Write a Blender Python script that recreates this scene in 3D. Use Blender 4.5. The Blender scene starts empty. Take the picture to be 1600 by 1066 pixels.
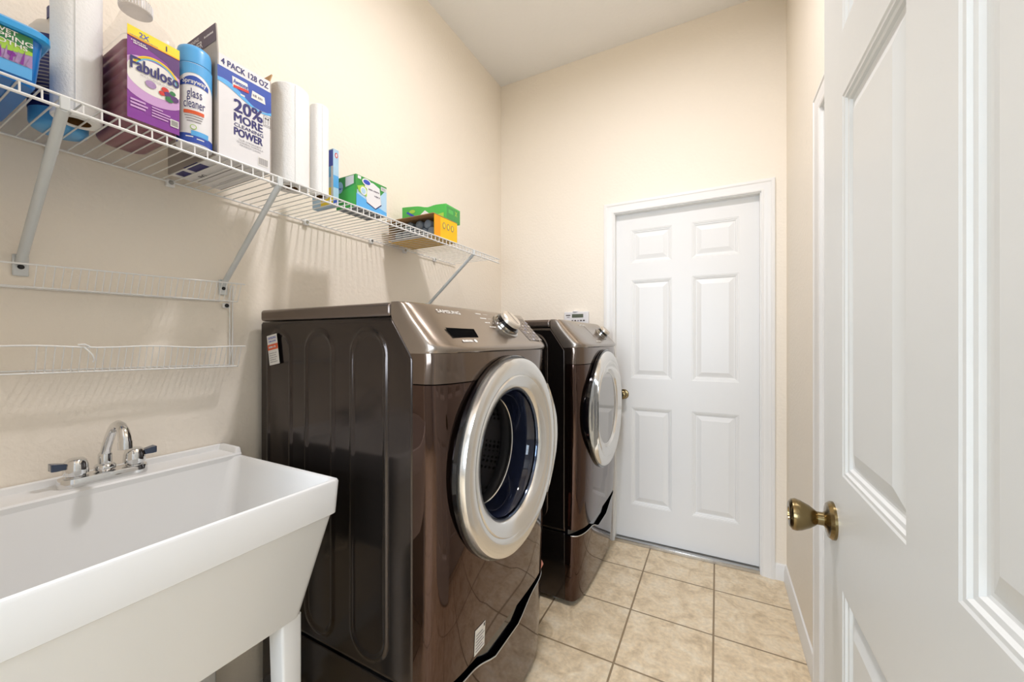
import bpy, bmesh, math, random
from mathutils import Vector, Matrix
random.seed(4)
PI = math.pi
S = bpy.context.scene
COL = S.collection

# ------------------------------------------------------------------ camera
cam = bpy.data.cameras.new('camera'); camo = bpy.data.objects.new('camera', cam); COL.objects.link(camo)
camo.location = (0, 0, 1.235)
camo.rotation_euler = (math.radians(90), 0, math.radians(27.8))
cam.sensor_fit = 'HORIZONTAL'; cam.sensor_width = 36; cam.lens = 36*608/1600
cam.clip_start = 0.01
S.camera = camo
# ------------------------------------------------------------------ view, world
S.view_settings.view_transform = 'Standard'; S.view_settings.look = 'None'
S.view_settings.gamma = 1; S.view_settings.use_curve_mapping = False
S.view_settings.exposure = -0.15
W = bpy.data.worlds.new('world'); S.world = W; W.use_nodes = True
bg = W.node_tree.nodes['Background']; bg.inputs[0].default_value = (.75, .86, 1, 1); bg.inputs[1].default_value = 1.0
# ------------------------------------------------------------------ lights
def area(name, loc, target, sx, sy, power, color):
    l = bpy.data.lights.new(name, 'AREA'); l.shape = 'RECTANGLE'; l.size = sx; l.size_y = sy
    l.energy = power; l.color = color
    o = bpy.data.objects.new(name, l); COL.objects.link(o); o.location = loc
    o.rotation_euler = (Vector(target)-Vector(loc)).to_track_quat('-Z', 'Y').to_euler()
    return o
# daylight through the window of the room behind the doorway
area('window_daylight', (-.35, -3.12, 1.55), (-.35, 0, 1.35), 2.2, 1.5, 120, (.72, .85, 1))
# added fill light in the room behind, brightening the laundry room through the doorway
def fill_light(name, loc, power, color, rad):
    l = bpy.data.lights.new(name, 'POINT'); l.energy = power; l.color = color; l.shadow_soft_size = rad
    o = bpy.data.objects.new(name, l); COL.objects.link(o); o.location = loc
    return o
fill_light('hall_fill', (-.72, -1.3, 2.82), 46, (.98, .965, 1), .15)
# ceiling fixture of the laundry room itself
l = area('laundry_lamp', (-.30, 1.08, 3.035), (-.30, 1.08, 0), .17, .17, 26, (1, .968, 1)); l.data.shape = 'DISK'

# ------------------------------------------------------------------ materials
MATS = {}
def srgb(r, g, b):
    f = lambda c: c/12.92 if c <= .04045 else ((c+.055)/1.055)**2.4
    return (f(r/255), f(g/255), f(b/255), 1)
def mat(name, col, rough=.5, metal=0, coat=0, alpha=1, trans=0, ior=1.45, bump=None, mottle=None, coat_rough=.03, aniso=0, sss=0):
    m = bpy.data.materials.new(name); m.use_nodes = True; nt = m.node_tree; b = nt.nodes['Principled BSDF']
    if len(col) == 3: col = srgb(*col)
    b.inputs['Base Color'].default_value = col; b.inputs['Roughness'].default_value = rough
    b.inputs['Metallic'].default_value = metal; b.inputs['Coat Weight'].default_value = coat
    b.inputs['Coat Roughness'].default_value = coat_rough
    b.inputs['Alpha'].default_value = alpha; b.inputs['Transmission Weight'].default_value = trans; b.inputs['IOR'].default_value = ior
    tc = nt.nodes.new('ShaderNodeTexCoord')
    if mottle:
        sc, amt = mottle
        n = nt.nodes.new('ShaderNodeTexNoise'); n.inputs['Scale'].default_value = sc; n.inputs['Detail'].default_value = 4
        nt.links.new(tc.outputs['Object'], n.inputs['Vector'])
        mr = nt.nodes.new('ShaderNodeMapRange'); mr.inputs[3].default_value = 1-amt; mr.inputs[4].default_value = 1+amt
        nt.links.new(n.outputs['Fac'], mr.inputs[0])
        mx = nt.nodes.new('ShaderNodeVectorMath'); mx.operation = 'SCALE'; mx.inputs[0].default_value = col[:3]
        nt.links.new(mr.outputs[0], mx.inputs['Scale']); nt.links.new(mx.outputs[0], b.inputs['Base Color'])
    if bump:
        sc, dist, det = bump
        n = nt.nodes.new('ShaderNodeTexNoise'); n.inputs['Scale'].default_value = sc; n.inputs['Detail'].default_value = det
        nt.links.new(tc.outputs['Object'], n.inputs['Vector'])
        bp = nt.nodes.new('ShaderNodeBump'); bp.inputs['Strength'].default_value = 1; bp.inputs['Distance'].default_value = dist
        nt.links.new(n.outputs['Fac'], bp.inputs['Height']); nt.links.new(bp.outputs[0], b.inputs['Normal'])
    MATS[name] = m
    return m
mat('wall_paint', (247, 238, 223), .62, bump=(75, .0016, 2))
mat('hall_bounce_grey', (196, 194, 192), .62, bump=(75, .0016, 2))  # grey chosen to dim the hall's bounce light and reflections
mat('ceiling_paint', (247, 246, 244), .8, bump=(60, .002, 2))
mat('white_trim', (240, 239, 236), .32, mottle=(3, .015))
mat('door_paint', (236, 236, 234), .34, bump=(30, .0003, 3))
mat('open_door_paint', (226, 228, 226), .36, bump=(34, .0004, 3))
mat('sink_plastic', (240, 240, 238), .28, coat=.15, mottle=(6, .01))
mat('white_wire', (240, 240, 238), .3, coat=.3, mottle=(20, .02))
mat('grey_pole', (214, 218, 218), .3, coat=.3, mottle=(20, .02))
mat('chrome', (225, 225, 225), .06, 1, mottle=(12, .03))
mat('dark_chrome', (90, 100, 120), .08, 1, mottle=(12, .03))
mat('brass', (136, 119, 84), .22, 1, mottle=(40, .12))
mat('steel', (190, 190, 188), .25, 1, mottle=(12, .05))
mat('aluminium', (196, 192, 186), .35, 1, mottle=(40, .15))
mat('black_rubber', (22, 22, 24), .4, mottle=(20, .05))
mat('black_gloss', (8, 8, 12), .08, coat=.6, mottle=(10, .05))
mat('body_side', (75, 69, 66), .14, .9, mottle=(7, .04))
mat('console_paint', (148, 136, 124), .25, .85, coat=.3, coat_rough=.08, mottle=(9, .03))
mat('bezel_gloss', (112, 98, 88), .12, .92, coat=.2, mottle=(5, .03))
mat('dial_satin', (214, 204, 190), .32, .6, mottle=(9, .03))
mat('grip_grey', (66, 68, 74), .5, mottle=(9, .05))
mat('recess_shade_black', (4, 4, 5), .9, mottle=(9, .1))
MATS['recess_shade_black'].node_tree.nodes['Principled BSDF'].inputs['Specular IOR Level'].default_value = .05
mat('front_gloss', (80, 61, 53), .045, .94, coat=.3, mottle=(5, .04))
mat('top_paint', (118, 106, 98), .24, .8, mottle=(7, .04))
mat('ring_silver', (228, 226, 222), .17, .88, mottle=(7, .02))
mat('ring_silver_dark', (165, 162, 158), .07, 1, mottle=(7, .02))
mat('mirror_grey', (170, 166, 162), .05, 1, mottle=(6, .02))
mat('bowl_navy', (30, 36, 58), .06, coat=.5, alpha=.82, mottle=(8, .1))
mat('bowl_window', (50, 48, 55), .03, alpha=.16, coat=.5, mottle=(8, .05))
mat('print_white', (238, 236, 230), .5, mottle=(30, .02))
mat('print_grey', (150, 146, 150), .6, mottle=(30, .05))
mat('print_dark', (70, 62, 58), .6, mottle=(30, .05))
mat('label_orange', (226, 96, 52), .5, mottle=(30, .03))
mat('label_blue', (60, 84, 190), .5, mottle=(30, .03))
mat('paper_towel', (246, 246, 244), .9, bump=(190, .0009, 3))
mat('kraft_core', (112, 78, 36), .9, mottle=(60, .15))
mat('kraft', (178, 142, 100), .85, mottle=(40, .08))
mat('cyan_plastic', (40, 160, 226), .3, coat=.2, mottle=(10, .03))
mat('blue_plastic', (18, 118, 200), .3, coat=.2, alpha=1, mottle=(10, .06))
mat('deep_blue', (22, 60, 170), .3, coat=.2, mottle=(10, .04))
mat('navy', (38, 44, 104), .4, mottle=(20, .05))
mat('sky_blue', (92, 176, 236), .35, coat=.2, mottle=(20, .04))
mat('pale_blue', (178, 212, 236), .45, mottle=(40, .08))
mat('milky', (228, 224, 216), .3, alpha=.55, coat=.2, mottle=(10, .02))
mat('clear_plastic', (232, 228, 218), .12, alpha=.13, coat=.25, mottle=(10, .02))
mat('purple_liquid', (124, 24, 66), .35, coat=.2, mottle=(14, .2))
mat('purple', (128, 36, 150), .4, coat=.3, mottle=(14, .12))
mat('purple_pale', (206, 160, 214), .4, coat=.3, mottle=(14, .05))
mat('purple_dark', (80, 20, 110), .4, coat=.3, mottle=(14, .05))
mat('lavender', (170, 140, 186), .45, mottle=(80, .3))
mat('yellow', (250, 224, 40), .45, mottle=(14, .06))
mat('yellow_card', (244, 196, 22), .55, mottle=(30, .05))
mat('orange_card', (246, 160, 20), .55, mottle=(14, .05))
mat('green_card', (58, 156, 70), .4, coat=.25, mottle=(9, .12))
mat('green_bright', (74, 186, 78), .35, coat=.3, mottle=(9, .12))
mat('green_dark', (28, 120, 62), .4, coat=.2, mottle=(12, .1))
mat('lime', (164, 208, 74), .45, mottle=(30, .15))
mat('card_white', (232, 231, 232), .55, mottle=(12, .015))
mat('card_grey', (176, 168, 160), .6, mottle=(12, .04))
mat('card_slate', (108, 98, 112), .6, mottle=(12, .05))
mat('print_navy', (48, 46, 112), .5, mottle=(20, .04))
mat('print_royal', (54, 84, 176), .45, mottle=(9, .1))
mat('print_black', (34, 30, 40), .5, mottle=(20, .04))
mat('red', (210, 54, 44), .5, mottle=(20, .04))
mat('grey_bag', (112, 122, 134), .45, mottle=(40, .25), bump=(60, .002, 2))
mat('pink', (238, 168, 156), .8, mottle=(40, .05))
mat('lcd', (92, 100, 84), .3, mottle=(20, .04))
mat('pipe_white', (226, 226, 218), .35, mottle=(20, .04))
mat('fill_lamp_glow', (250, 246, 236), .4, mottle=(20, .01))  # glow of the added fill lamp in the hall
_b = MATS['fill_lamp_glow'].node_tree.nodes['Principled BSDF']
_b.inputs['Emission Color'].default_value = (1, .94, .84, 1); _b.inputs['Emission Strength'].default_value = 2.0

def make_tile():
    m = bpy.data.materials.new('floor_tile'); m.use_nodes = True; nt = m.node_tree; b = nt.nodes['Principled BSDF']
    N = nt.nodes.new; L = nt.links.new
    tc = N('ShaderNodeTexCoord'); mp = N('ShaderNodeMapping'); mp.inputs['Location'].default_value = (.352+.338*10, -1.838+.3365*20, 0)
    L(tc.outputs['Object'], mp.inputs[0])
    br = N('ShaderNodeTexBrick'); br.offset = 0; br.squash = 1
    br.inputs['Scale'].default_value = 1; br.inputs['Brick Width'].default_value = .338; br.inputs['Row Height'].default_value = .3365
    br.inputs['Mortar Size'].default_value = .0040; br.inputs['Mortar Smooth'].default_value = .35; br.inputs['Bias'].default_value = 0
    br.inputs['Color1'].default_value = (.94, .94, .94, 1); br.inputs['Color2'].default_value = (1.05, 1.05, 1.05, 1)
    L(mp.outputs[0], br.inputs['Vector'])
    n1 = N('ShaderNodeTexNoise'); n1.inputs['Scale'].default_value = 11; n1.inputs['Distortion'].default_value = .8; n1.inputs['Detail'].default_value = 7; n1.inputs['Roughness'].default_value = .65
    L(tc.outputs['Object'], n1.inputs['Vector'])
    cr = N('ShaderNodeValToRGB'); e = cr.color_ramp.elements
    e[0].position = .3; e[0].color = srgb(206, 183, 148); e[1].position = .7; e[1].color = srgb(246, 232, 206)
    x = cr.color_ramp.elements.new(.5); x.color = srgb(235, 215, 182)
    L(n1.outputs['Fac'], cr.inputs[0])
    n2 = N('ShaderNodeTexNoise'); n2.inputs['Scale'].default_value = 60; n2.inputs['Detail'].default_value = 5
    L(tc.outputs['Object'], n2.inputs['Vector'])
    mr = N('ShaderNodeMapRange'); mr.inputs[1].default_value = .3; mr.inputs[2].default_value = .7; mr.inputs[3].default_value = .88; mr.inputs[4].default_value = 1.09
    L(n2.outputs['Fac'], mr.inputs[0])
    m1 = N('ShaderNodeMix'); m1.data_type = 'RGBA'; m1.blend_type = 'MULTIPLY'; m1.inputs[0].default_value = 1
    L(cr.outputs[0], m1.inputs[6]); L(br.outputs['Color'], m1.inputs[7])
    m2 = N('ShaderNodeVectorMath'); m2.operation = 'SCALE'; L(m1.outputs[2], m2.inputs[0]); L(mr.outputs[0], m2.inputs['Scale'])
    m3 = N('ShaderNodeMix'); m3.data_type = 'RGBA'; m3.inputs[7].default_value = srgb(156, 134, 104)
    L(br.outputs['Fac'], m3.inputs[0]); L(m2.outputs[0], m3.inputs[6]); L(m3.outputs[2], b.inputs['Base Color'])
    b.inputs['Roughness'].default_value = .42
    inv = N('ShaderNodeMath'); inv.operation = 'SUBTRACT'; inv.inputs[0].default_value = 1; L(br.outputs['Fac'], inv.inputs[1])
    ad = N('ShaderNodeMath'); ad.operation = 'MULTIPLY_ADD'; ad.inputs[1].default_value = .25; L(n1.outputs['Fac'], ad.inputs[0]); L(inv.outputs[0], ad.inputs[2])
    bp = N('ShaderNodeBump'); bp.inputs['Distance'].default_value = .002; L(ad.outputs[0], bp.inputs['Height']); L(bp.outputs[0], b.inputs['Normal'])
    MATS['floor_tile'] = m
make_tile()
def make_drum():
    m = mat('drum_metal', (168, 166, 166), .25, 1); nt = m.node_tree; b = nt.nodes['Principled BSDF']
    tc = nt.nodes.new('ShaderNodeTexCoord'); v = nt.nodes.new('ShaderNodeTexVoronoi'); v.inputs['Scale'].default_value = 55
    v.inputs['Randomness'].default_value = 0
    nt.links.new(tc.outputs['Object'], v.inputs['Vector'])
    cr = nt.nodes.new('ShaderNodeValToRGB'); cr.color_ramp.elements[0].position = .3; cr.color_ramp.elements[0].color = (.02, .02, .02, 1)
    cr.color_ramp.elements[1].position = .4; cr.color_ramp.elements[1].color = (.45, .44, .44, 1)
    nt.links.new(v.outputs['Distance'], cr.inputs[0]); nt.links.new(cr.outputs[0], b.inputs['Base Color'])
make_drum()

# ------------------------------------------------------------------ mesh helpers
class MB:
    """collects geometry with a material slot per face"""
    def __init__(s): s.v = []; s.f = []; s.m = []; s.names = []
    def mi(s, name):
        if name not in s.names: s.names.append(name)
        return s.names.index(name)
    def add(s, vs, fs, m):
        o = len(s.v); i = s.mi(m); s.v += [tuple(v) for v in vs]
        for f in fs: s.f.append([o+k for k in f]); s.m.append(i)
        return s
    def box(s, x0, x1, y0, y1, z0, z1, m):
        vs = [(x, y, z) for z in (z0, z1) for x, y in ((x0, y0), (x1, y0), (x1, y1), (x0, y1))]
        return s.add(vs, [(3, 2, 1, 0), (4, 5, 6, 7), (0, 1, 5, 4), (1, 2, 6, 5), (2, 3, 7, 6), (3, 0, 4, 7)], m)
    def rings(s, rs, m, cap0=True, cap1=True, flip=False):
        n = len(rs[0]); vs = [p for r in rs for p in r]; fs = []
        for k in range(len(rs)-1):
            for j in range(n):
                a, b = k*n+j, k*n+(j+1) % n
                q = (a, b, b+n, a+n); fs.append(q[::-1] if flip else q)
        if cap0: q = tuple(range(n))[::-1]; fs.append(q[::-1] if flip else q)
        if cap1: q = tuple((len(rs)-1)*n+j for j in range(n)); fs.append(q[::-1] if flip else q)
        return s.add(vs, fs, m)
    def lathe(s, prof, o, ax, m, seg=32, cap0=True, cap1=True, squash=None):
        ax = Vector(ax).normalized(); u = ax.orthogonal().normalized(); w = ax.cross(u); o = Vector(o)
        rs = []
        for r, h in prof:
            r = max(r, 1e-5)
            rs.append([o+ax*h+(u*math.cos(2*PI*k/seg)+w*math.sin(2*PI*k/seg))*r for k in range(seg)])
        return s.rings(rs, m, cap0, cap1)
    def tube(s, pts, r, m, seg=8):
        pts = [Vector(p) for p in pts]; rs = []; up = None
        for i, p in enumerate(pts):
            if i == 0: t = pts[1]-p
            elif i == len(pts)-1: t = p-pts[i-1]
            else: t = (p-pts[i-1]).normalized()+(pts[i+1]-p).normalized()
            t.normalize()
            if up is None: up = t.orthogonal().normalized()
            up = (up-t*up.dot(t)).normalized(); w = t.cross(up)
            rr = r[i] if isinstance(r, (list, tuple)) else r
            rs.append([p+(up*math.cos(2*PI*k/seg)+w*math.sin(2*PI*k/seg))*rr for k in range(seg)])
        return s.rings(rs, m)
    def grid(s, fn, nu, nv, m, skip=None, flip=False):
        vs = [fn(i, j) for j in range(nv+1) for i in range(nu+1)]; fs = []
        for j in range(nv):
            for i in range(nu):
                if skip and skip(i, j): continue
                a = j*(nu+1)+i; q = (a, a+1, a+nu+2, a+nu+1)
                fs.append(q[::-1] if flip else q)
        return s.add(vs, fs, m)
    def poly(s, pts, mp, off, m):
        return s.add([mp(a, b, off) for a, b in pts], [tuple(range(len(pts)))], m)
    def rect(s, a0, a1, b0, b1, mp, off, m, nu=1, nv=1):
        return s.grid(lambda i, j: mp(a0+(a1-a0)*i/nu, b0+(b1-b0)*j/nv, off), nu, nv, m)
    def strip(s, lo, hi, mp, off, m):
        n = len(lo)-1
        return s.grid(lambda i, j: mp(*(lo, hi)[j][i], off), n, 1, m)
    def ell(s, ca, cb, ra, rb, mp, off, m, n=28, a0=0, a1=2*PI):
        if a1-a0 > 6.28:
            return s.poly([(ca+ra*math.cos(2*PI*k/n), cb+rb*math.sin(2*PI*k/n)) for k in range(n)], mp, off, m)
        return s.poly([(ca+ra*math.cos(a0+(a1-a0)*k/n), cb+rb*math.sin(a0+(a1-a0)*k/n)) for k in range(n+1)], mp, off, m)
    def text(s, body, mp, a, b, h, off, m, width=None, bold=0, align='L', slant=0, rise=0):
        """writing whose capital height is h, left/centre at a, baseline at b"""
        c = bpy.data.curves.new('t', 'FONT'); c.body = body; c.size = 1; c.resolution_u = 3;  c.shear = slant
        o = bpy.data.objects.new('t', c); me = bpy.data.meshes.new_from_object(o)
        if not me.vertices: bpy.data.objects.remove(o); return s
        xs = [v.co.x for v in me.vertices]; x0, x1 = min(xs), max(xs)
        sc = h/.69; sx = sc if width is None else width/(x1-x0)
        sh = {'L': 0, 'C': -(x1-x0)*sx/2, 'R': -(x1-x0)*sx}[align]
        shifts = [(0, 0)] if not bold else [(-1, -1), (1, -1), (-1, 1), (1, 1)]
        for k, (qa, qb) in enumerate(shifts):
            da, db = qa*bold*h*.9, qb*bold*h*.5
            s.add([mp(a+sh+(v.co.x-x0)*sx+da, b+v.co.y*sc+rise*(v.co.x-x0)*sx+db, off+k*.00003) for v in me.vertices], [tuple(p.vertices) for p in me.polygons], m)
        bpy.data.objects.remove(o); bpy.data.meshes.remove(me); bpy.data.curves.remove(c)
        return s
    def dash(s, a, b, w, h, mp, off, m, rise=0):
        # a line of print too small to read
        rnd = random.Random(int(a*1e4)+int(b*1e4)*7); x = 0
        while x < w-h*.3:
            k = min(h*rnd.uniform(.35, .8), w-x); q = b+rise*x
            s.poly([(a+x, q), (a+x+k, q+rise*k), (a+x+k, q+rise*k+h*rnd.choice((.7, 1))), (a+x, q+h*.9)], mp, off, m)
            x += k+h*rnd.choice((.18, .18, .5))
        return s
    def build(s, name, parent=None, smooth=False, bevel=0, seg=2, ang=40, fix=True):
        off = parent_loc(parent) if parent else Vector((0, 0, 0))
        me = bpy.data.meshes.new(name); me.from_pydata([tuple(Vector(v)-off) for v in s.v], [], s.f)
        for n in s.names: me.materials.append(MATS[n])
        me.polygons.foreach_set('material_index', s.m)
        if fix:
            bm = bmesh.new(); bm.from_mesh(me); bmesh.ops.remove_doubles(bm, verts=bm.verts, dist=1e-6)
            bmesh.ops.recalc_face_normals(bm, faces=bm.faces); bm.to_mesh(me); bm.free()
        if smooth:
            me.polygons.foreach_set('use_smooth', [True]*len(me.polygons))
            me.set_sharp_from_angle(angle=math.radians(ang))
        me.update()
        o = bpy.data.objects.new(name, me); COL.objects.link(o)
        if parent: o.parent = parent
        if bevel:
            md = o.modifiers.new('bevel', 'BEVEL'); md.width = bevel; md.segments = seg; md.limit_method = 'ANGLE'; md.angle_limit = math.radians(35)
            md.harden_normals = False
            if not smooth:
                me.polygons.foreach_set('use_smooth', [True]*len(me.polygons)); me.set_sharp_from_angle(angle=math.radians(30))
        return o
def parent_loc(p):
    v = Vector((0, 0, 0))
    while p: v += p.location; p = p.parent
    return v
def thing(name, label, cat, loc, group=None):
    o = bpy.data.objects.new(name, None); COL.objects.link(o); o.location = loc; o.empty_display_size = .05
    return tag(o, label, cat, group)
def tag(o, label, cat, group=None, kind=None):
    if label: o['label'] = label
    if cat: o['category'] = cat
    if group: o['group'] = group
    if kind: o['kind'] = kind
    return o
def struct(o, label=None, cat=None):
    o['kind'] = 'structure'
    return tag(o, label, cat)
def plane_x(x, y0, z0):   # face looking toward +x, a runs along +y, b up
    return lambda a, b, off: (x+off, y0+a, z0+b)
def plane_y(y, x0, z0):   # face looking toward -y, a runs along +x, b up
    return lambda a, b, off: (x0+a, y-off, z0+b)
def rrect(x0, x1, y0, y1, z, r, n=5):
    pts = []
    for cx, cy, a in ((x1-r, y1-r, 0), (x0+r, y1-r, 90), (x0+r, y0+r, 180), (x1-r, y0+r, 270)):
        for k in range(n+1):
            t = math.radians(a+90*k/n); pts.append((cx+r*math.cos(t), cy+r*math.sin(t), z))
    return pts

# ================================================================== ROOM
XL, XR, YB, YF, ZC = -1.37, .316, 2.43, .065, 3.056
T = .12
b = MB().box(-2.9, 2.2, -3.3, 2.62, -.08, 0, 'floor_tile')
struct(b.build('floor'), 'beige ceramic floor tiles with brown grout', 'floor')
b = MB().box(-2.9, 2.2, -3.3, 2.62, ZC, ZC+.1, 'ceiling_paint')
struct(b.build('ceiling'), 'pale grey painted ceiling', 'ceiling')
b = MB().box(XL-T, XL, YF-T, YB+T, 0, ZC, 'wall_paint')
struct(b.build('wall_left'), 'cream wall carrying the wire shelf', 'wall')
# back wall with the door opening
DX0, DX1, DZ = -.572, .212, 2.03
b = MB().box(XL, DX0, YB, YB+T, 0, ZC, 'wall_paint').box(DX1, XR, YB, YB+T, 0, ZC, 'wall_paint').box(DX0, DX1, YB, YB+T, DZ, ZC, 'wall_paint')
struct(b.build('wall_back'), 'cream end wall around the closed door', 'wall')
# right wall with a doorway half hidden behind the open door
CY0, CY1 = .90, 1.662
b = MB().box(XR, XR+T, CY1, YB+T, 0, ZC, 'wall_paint').box(XR, XR+T, YF-T, CY0, 0, ZC, 'wall_paint').box(XR, XR+T, CY0, CY1, DZ, ZC, 'wall_paint')
struct(b.build('wall_right'), 'cream right side wall behind the open door', 'wall')
# front wall: the camera stands in its doorway
OX = -.90
b = MB().box(XL, OX, YF-T, YF, 0, ZC, 'wall_paint').box(.236, XR, YF-T, YF, 0, ZC, 'wall_paint').box(OX, .236, YF-T, YF, 2.06, ZC, 'wall_paint')
struct(b.build('wall_front'), 'cream wall with the doorway the room is entered by', 'wall')
# adjoining room behind the doorway
HX0, HX1, HY = -2.6, 1.9, -3.0
b = MB().box(HX0-T, HX0, HY-T, YF-T, 0, ZC, 'hall_bounce_grey')
struct(b.build('wall_hall_left'), 'grey left wall of the room outside the doorway', 'wall')
b = MB().box(HX1, HX1+T, HY-T, YF-T, 0, ZC, 'hall_bounce_grey')
struct(b.build('wall_hall_right'), 'grey right wall of the room outside the doorway', 'wall')
b = MB().box(HX0, XL-T, YF-T, YF, 0, ZC, 'hall_bounce_grey').box(XR+T, HX1, YF-T, YF, 0, ZC, 'hall_bounce_grey')
struct(b.build('wall_hall_near'), 'grey wall beside the doorway, outer side', 'wall')
b = MB()
WX0, WX1, WZ0, WZ1 = -1.45, .75, .8, 2.3
b.box(HX0, WX0, HY-T, HY, 0, ZC, 'hall_bounce_grey').box(WX1, HX1, HY-T, HY, 0, ZC, 'hall_bounce_grey')
b.box(WX0, WX1, HY-T, HY, 0, WZ0, 'hall_bounce_grey').box(WX0, WX1, HY-T, HY, WZ1, ZC, 'hall_bounce_grey')
struct(b.build('wall_hall_far'), 'grey far wall of the room outside with its window', 'wall')
b = MB()
for x in (WX0+.02, (WX0+WX1)/2, WX1-.02): b.box(x-.02, x+.02, HY-.06, HY-.02, WZ0, WZ1, 'white_trim')
for z in (WZ0+.02, (WZ0+WZ1)/2, WZ1-.02): b.box(WX0, WX1, HY-.06, HY-.02, z-.02, z+.02, 'white_trim')
struct(b.build('window_1', bevel=.003), 'white framed window of the room outside', 'window')

# ---- door slabs with six raised panels
def door_leaf(name, mp, width, height, cols, rows, m, thick=.035, parent=None, wide=1.0):
    """mp(a, b, off): a across, b up, off out of the face; cols/rows are the panel extents"""
    b = MB()
    xs = sorted({0, width, *[c for cc in cols for c in cc]}); zs = sorted({0, height, *[c for rr in rows for c in rr]})
    for i in range(len(xs)-1):
        for j in range(len(zs)-1):
            x0, x1, z0, z1 = xs[i], xs[i+1], zs[j], zs[j+1]
            if (x0, x1) in cols and (z0, z1) in rows:
                pr = [(0, 0), (.003, -.0015), (.007, -.002), (.010, -.0050), (.015, -.0060), (.018, -.0095), (.021, -.0105), (.025, -.0105), (.046, -.004), (.049, -.003)]
                R = []
                for d, h in pr:
                    d *= wide
                    R.append([mp(x0+d, z0+d, h), mp(x1-d, z0+d, h), mp(x1-d, z1-d, h), mp(x0+d, z1-d, h)])
                b.rings(R, m, cap0=False)
            else:
                b.poly([(x0, z0), (x1, z0), (x1, z1), (x0, z1)], mp, 0, m)
    # edges and back
    c = [(0, 0), (width, 0), (width, height), (0, height)]
    for k in range(4):
        p, q = c[k], c[(k+1) % 4]
        b.add([mp(*p, 0), mp(*q, 0), mp(*q, -thick), mp(*p, -thick)], [(3, 2, 1, 0)], m)
    b.add([mp(*p, -thick) for p in c], [(3, 2, 1, 0)], m)
    o = b.build(name, parent, smooth=True, ang=12, fix=True)
    return o
leaf_w = DX1-DX0-.006
cx = lambda x: x-(DX0+.003)
d1 = door_leaf('door_1', plane_y(YB+.040, DX0+.003, .022), leaf_w, 2.0,
               [(cx(-.471), cx(-.236)), (cx(-.129), cx(.107))], [(.205, .806), (.984, 1.588), (1.691, 1.897)], 'door_paint')
struct(d1, 'closed white six panel door in the end wall', 'door')
def knob(name, o, ax, parent, scale=1, m='brass'):
    b = MB()
    pr = [(.033, 0), (.033, .004), (.029, .009), (.016, .011), (.0115, .015), (.0115, .024), (.014, .027), (.020, .035), (.0265, .048), (.0285, .056),
          (.0275, .062), (.022, .066), (.012, .0665), (.0115, .064), (.004, .064), (.0, .064)]
    b.lathe([(r*scale, h*scale) for r, h in pr], o, ax, m, 40)
    k = b.build(name, parent, smooth=True, ang=35)
    return k
k1 = knob('door_knob', (-.514, YB+.040, .905), (0, -1, 0), d1, .92)
b = MB().lathe([(.008, 0), (.008, .0015), (.0, .0015)], (-.514, YB+.040-.0585, .905), (0, -1, 0), 'black_rubber', 16)
b.build('keyhole', k1)
# casing profile swept round an opening
def casing(name, mp, a0, a1, top, w=.058, m='white_trim', sides=(1, 1)):
    """a0,a1 opening edges; mp(a,b,off); reveals w wide outward"""
    pr = [(0, 0), (0, .009), (.006, .011), (.010, .0095), (.022, .011), (.030, .015), (.040, .016), (.045, .019), (.052, .018), (w, .014), (w, 0)]
    b = MB()
    rows = []
    for d, h in pr:
        rows.append([mp(a0-d, 0, h), mp(a0-d, top+d, h), mp(a1+d, top+d, h), mp(a1+d, 0, h)])
    n = len(rows); vs = [p for r in rows for p in r]; fs = []
    for k in range(n-1):
        for j in range(3): fs.append((k*4+j, k*4+j+1, (k+1)*4+j+1, (k+1)*4+j))
    b.add(vs, fs, m)
    return b
b = casing('c', plane_y(YB, 0, 0), DX0+.006, DX1-.006, DZ-.006, .060)
# jamb lining and stop
b.box(DX0, DX0+.012, YB, YB+.10, 0, DZ, 'white_trim').box(DX1-.012, DX1, YB, YB+.10, 0, DZ, 'white_trim').box(DX0+.012, DX1-.012, YB, YB+.10, DZ-.012, DZ, 'white_trim')
struct(b.build('trim_1', smooth=True, ang=25), 'white moulded casing around the closed end door', 'trim')
b = MB().box(DX0+.012, DX1-.012, YB-.004, YB+.075, 0, .016, 'aluminium').box(DX0+.012, DX1-.012, YB-.004, YB+.018, .014, .021, 'steel')
struct(b.build('trim_2', bevel=.002), 'metal threshold strip under the closed door', 'trim')
# casing and closed door in the right wall
mpr = lambda a, b_, off: (XR-off, a, b_)
b = casing('c', mpr, CY0+.006, CY1-.006, DZ-.002, .060)
b.box(XR, XR+.1, CY1-.012, CY1, 0, DZ, 'white_trim').box(XR, XR+.1, CY0, CY0+.012, 0, DZ, 'white_trim').box(XR, XR+.1, CY0+.012, CY1-.012, DZ-.012, DZ, 'white_trim')
struct(b.build('trim_3', smooth=True, ang=25), 'white door casing on the right wall', 'trim')
d3 = door_leaf('door_3', lambda a, b_, off: (XR+.04-off, CY0+.014+a, .012+b_), CY1-CY0-.028, 2.0, [(.10, .32), (.42, .64)], [(.205, .806), (.984, 1.588), (1.691, 1.897)], 'door_paint')
struct(d3, 'white door in the right wall behind the open door', 'door')
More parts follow.
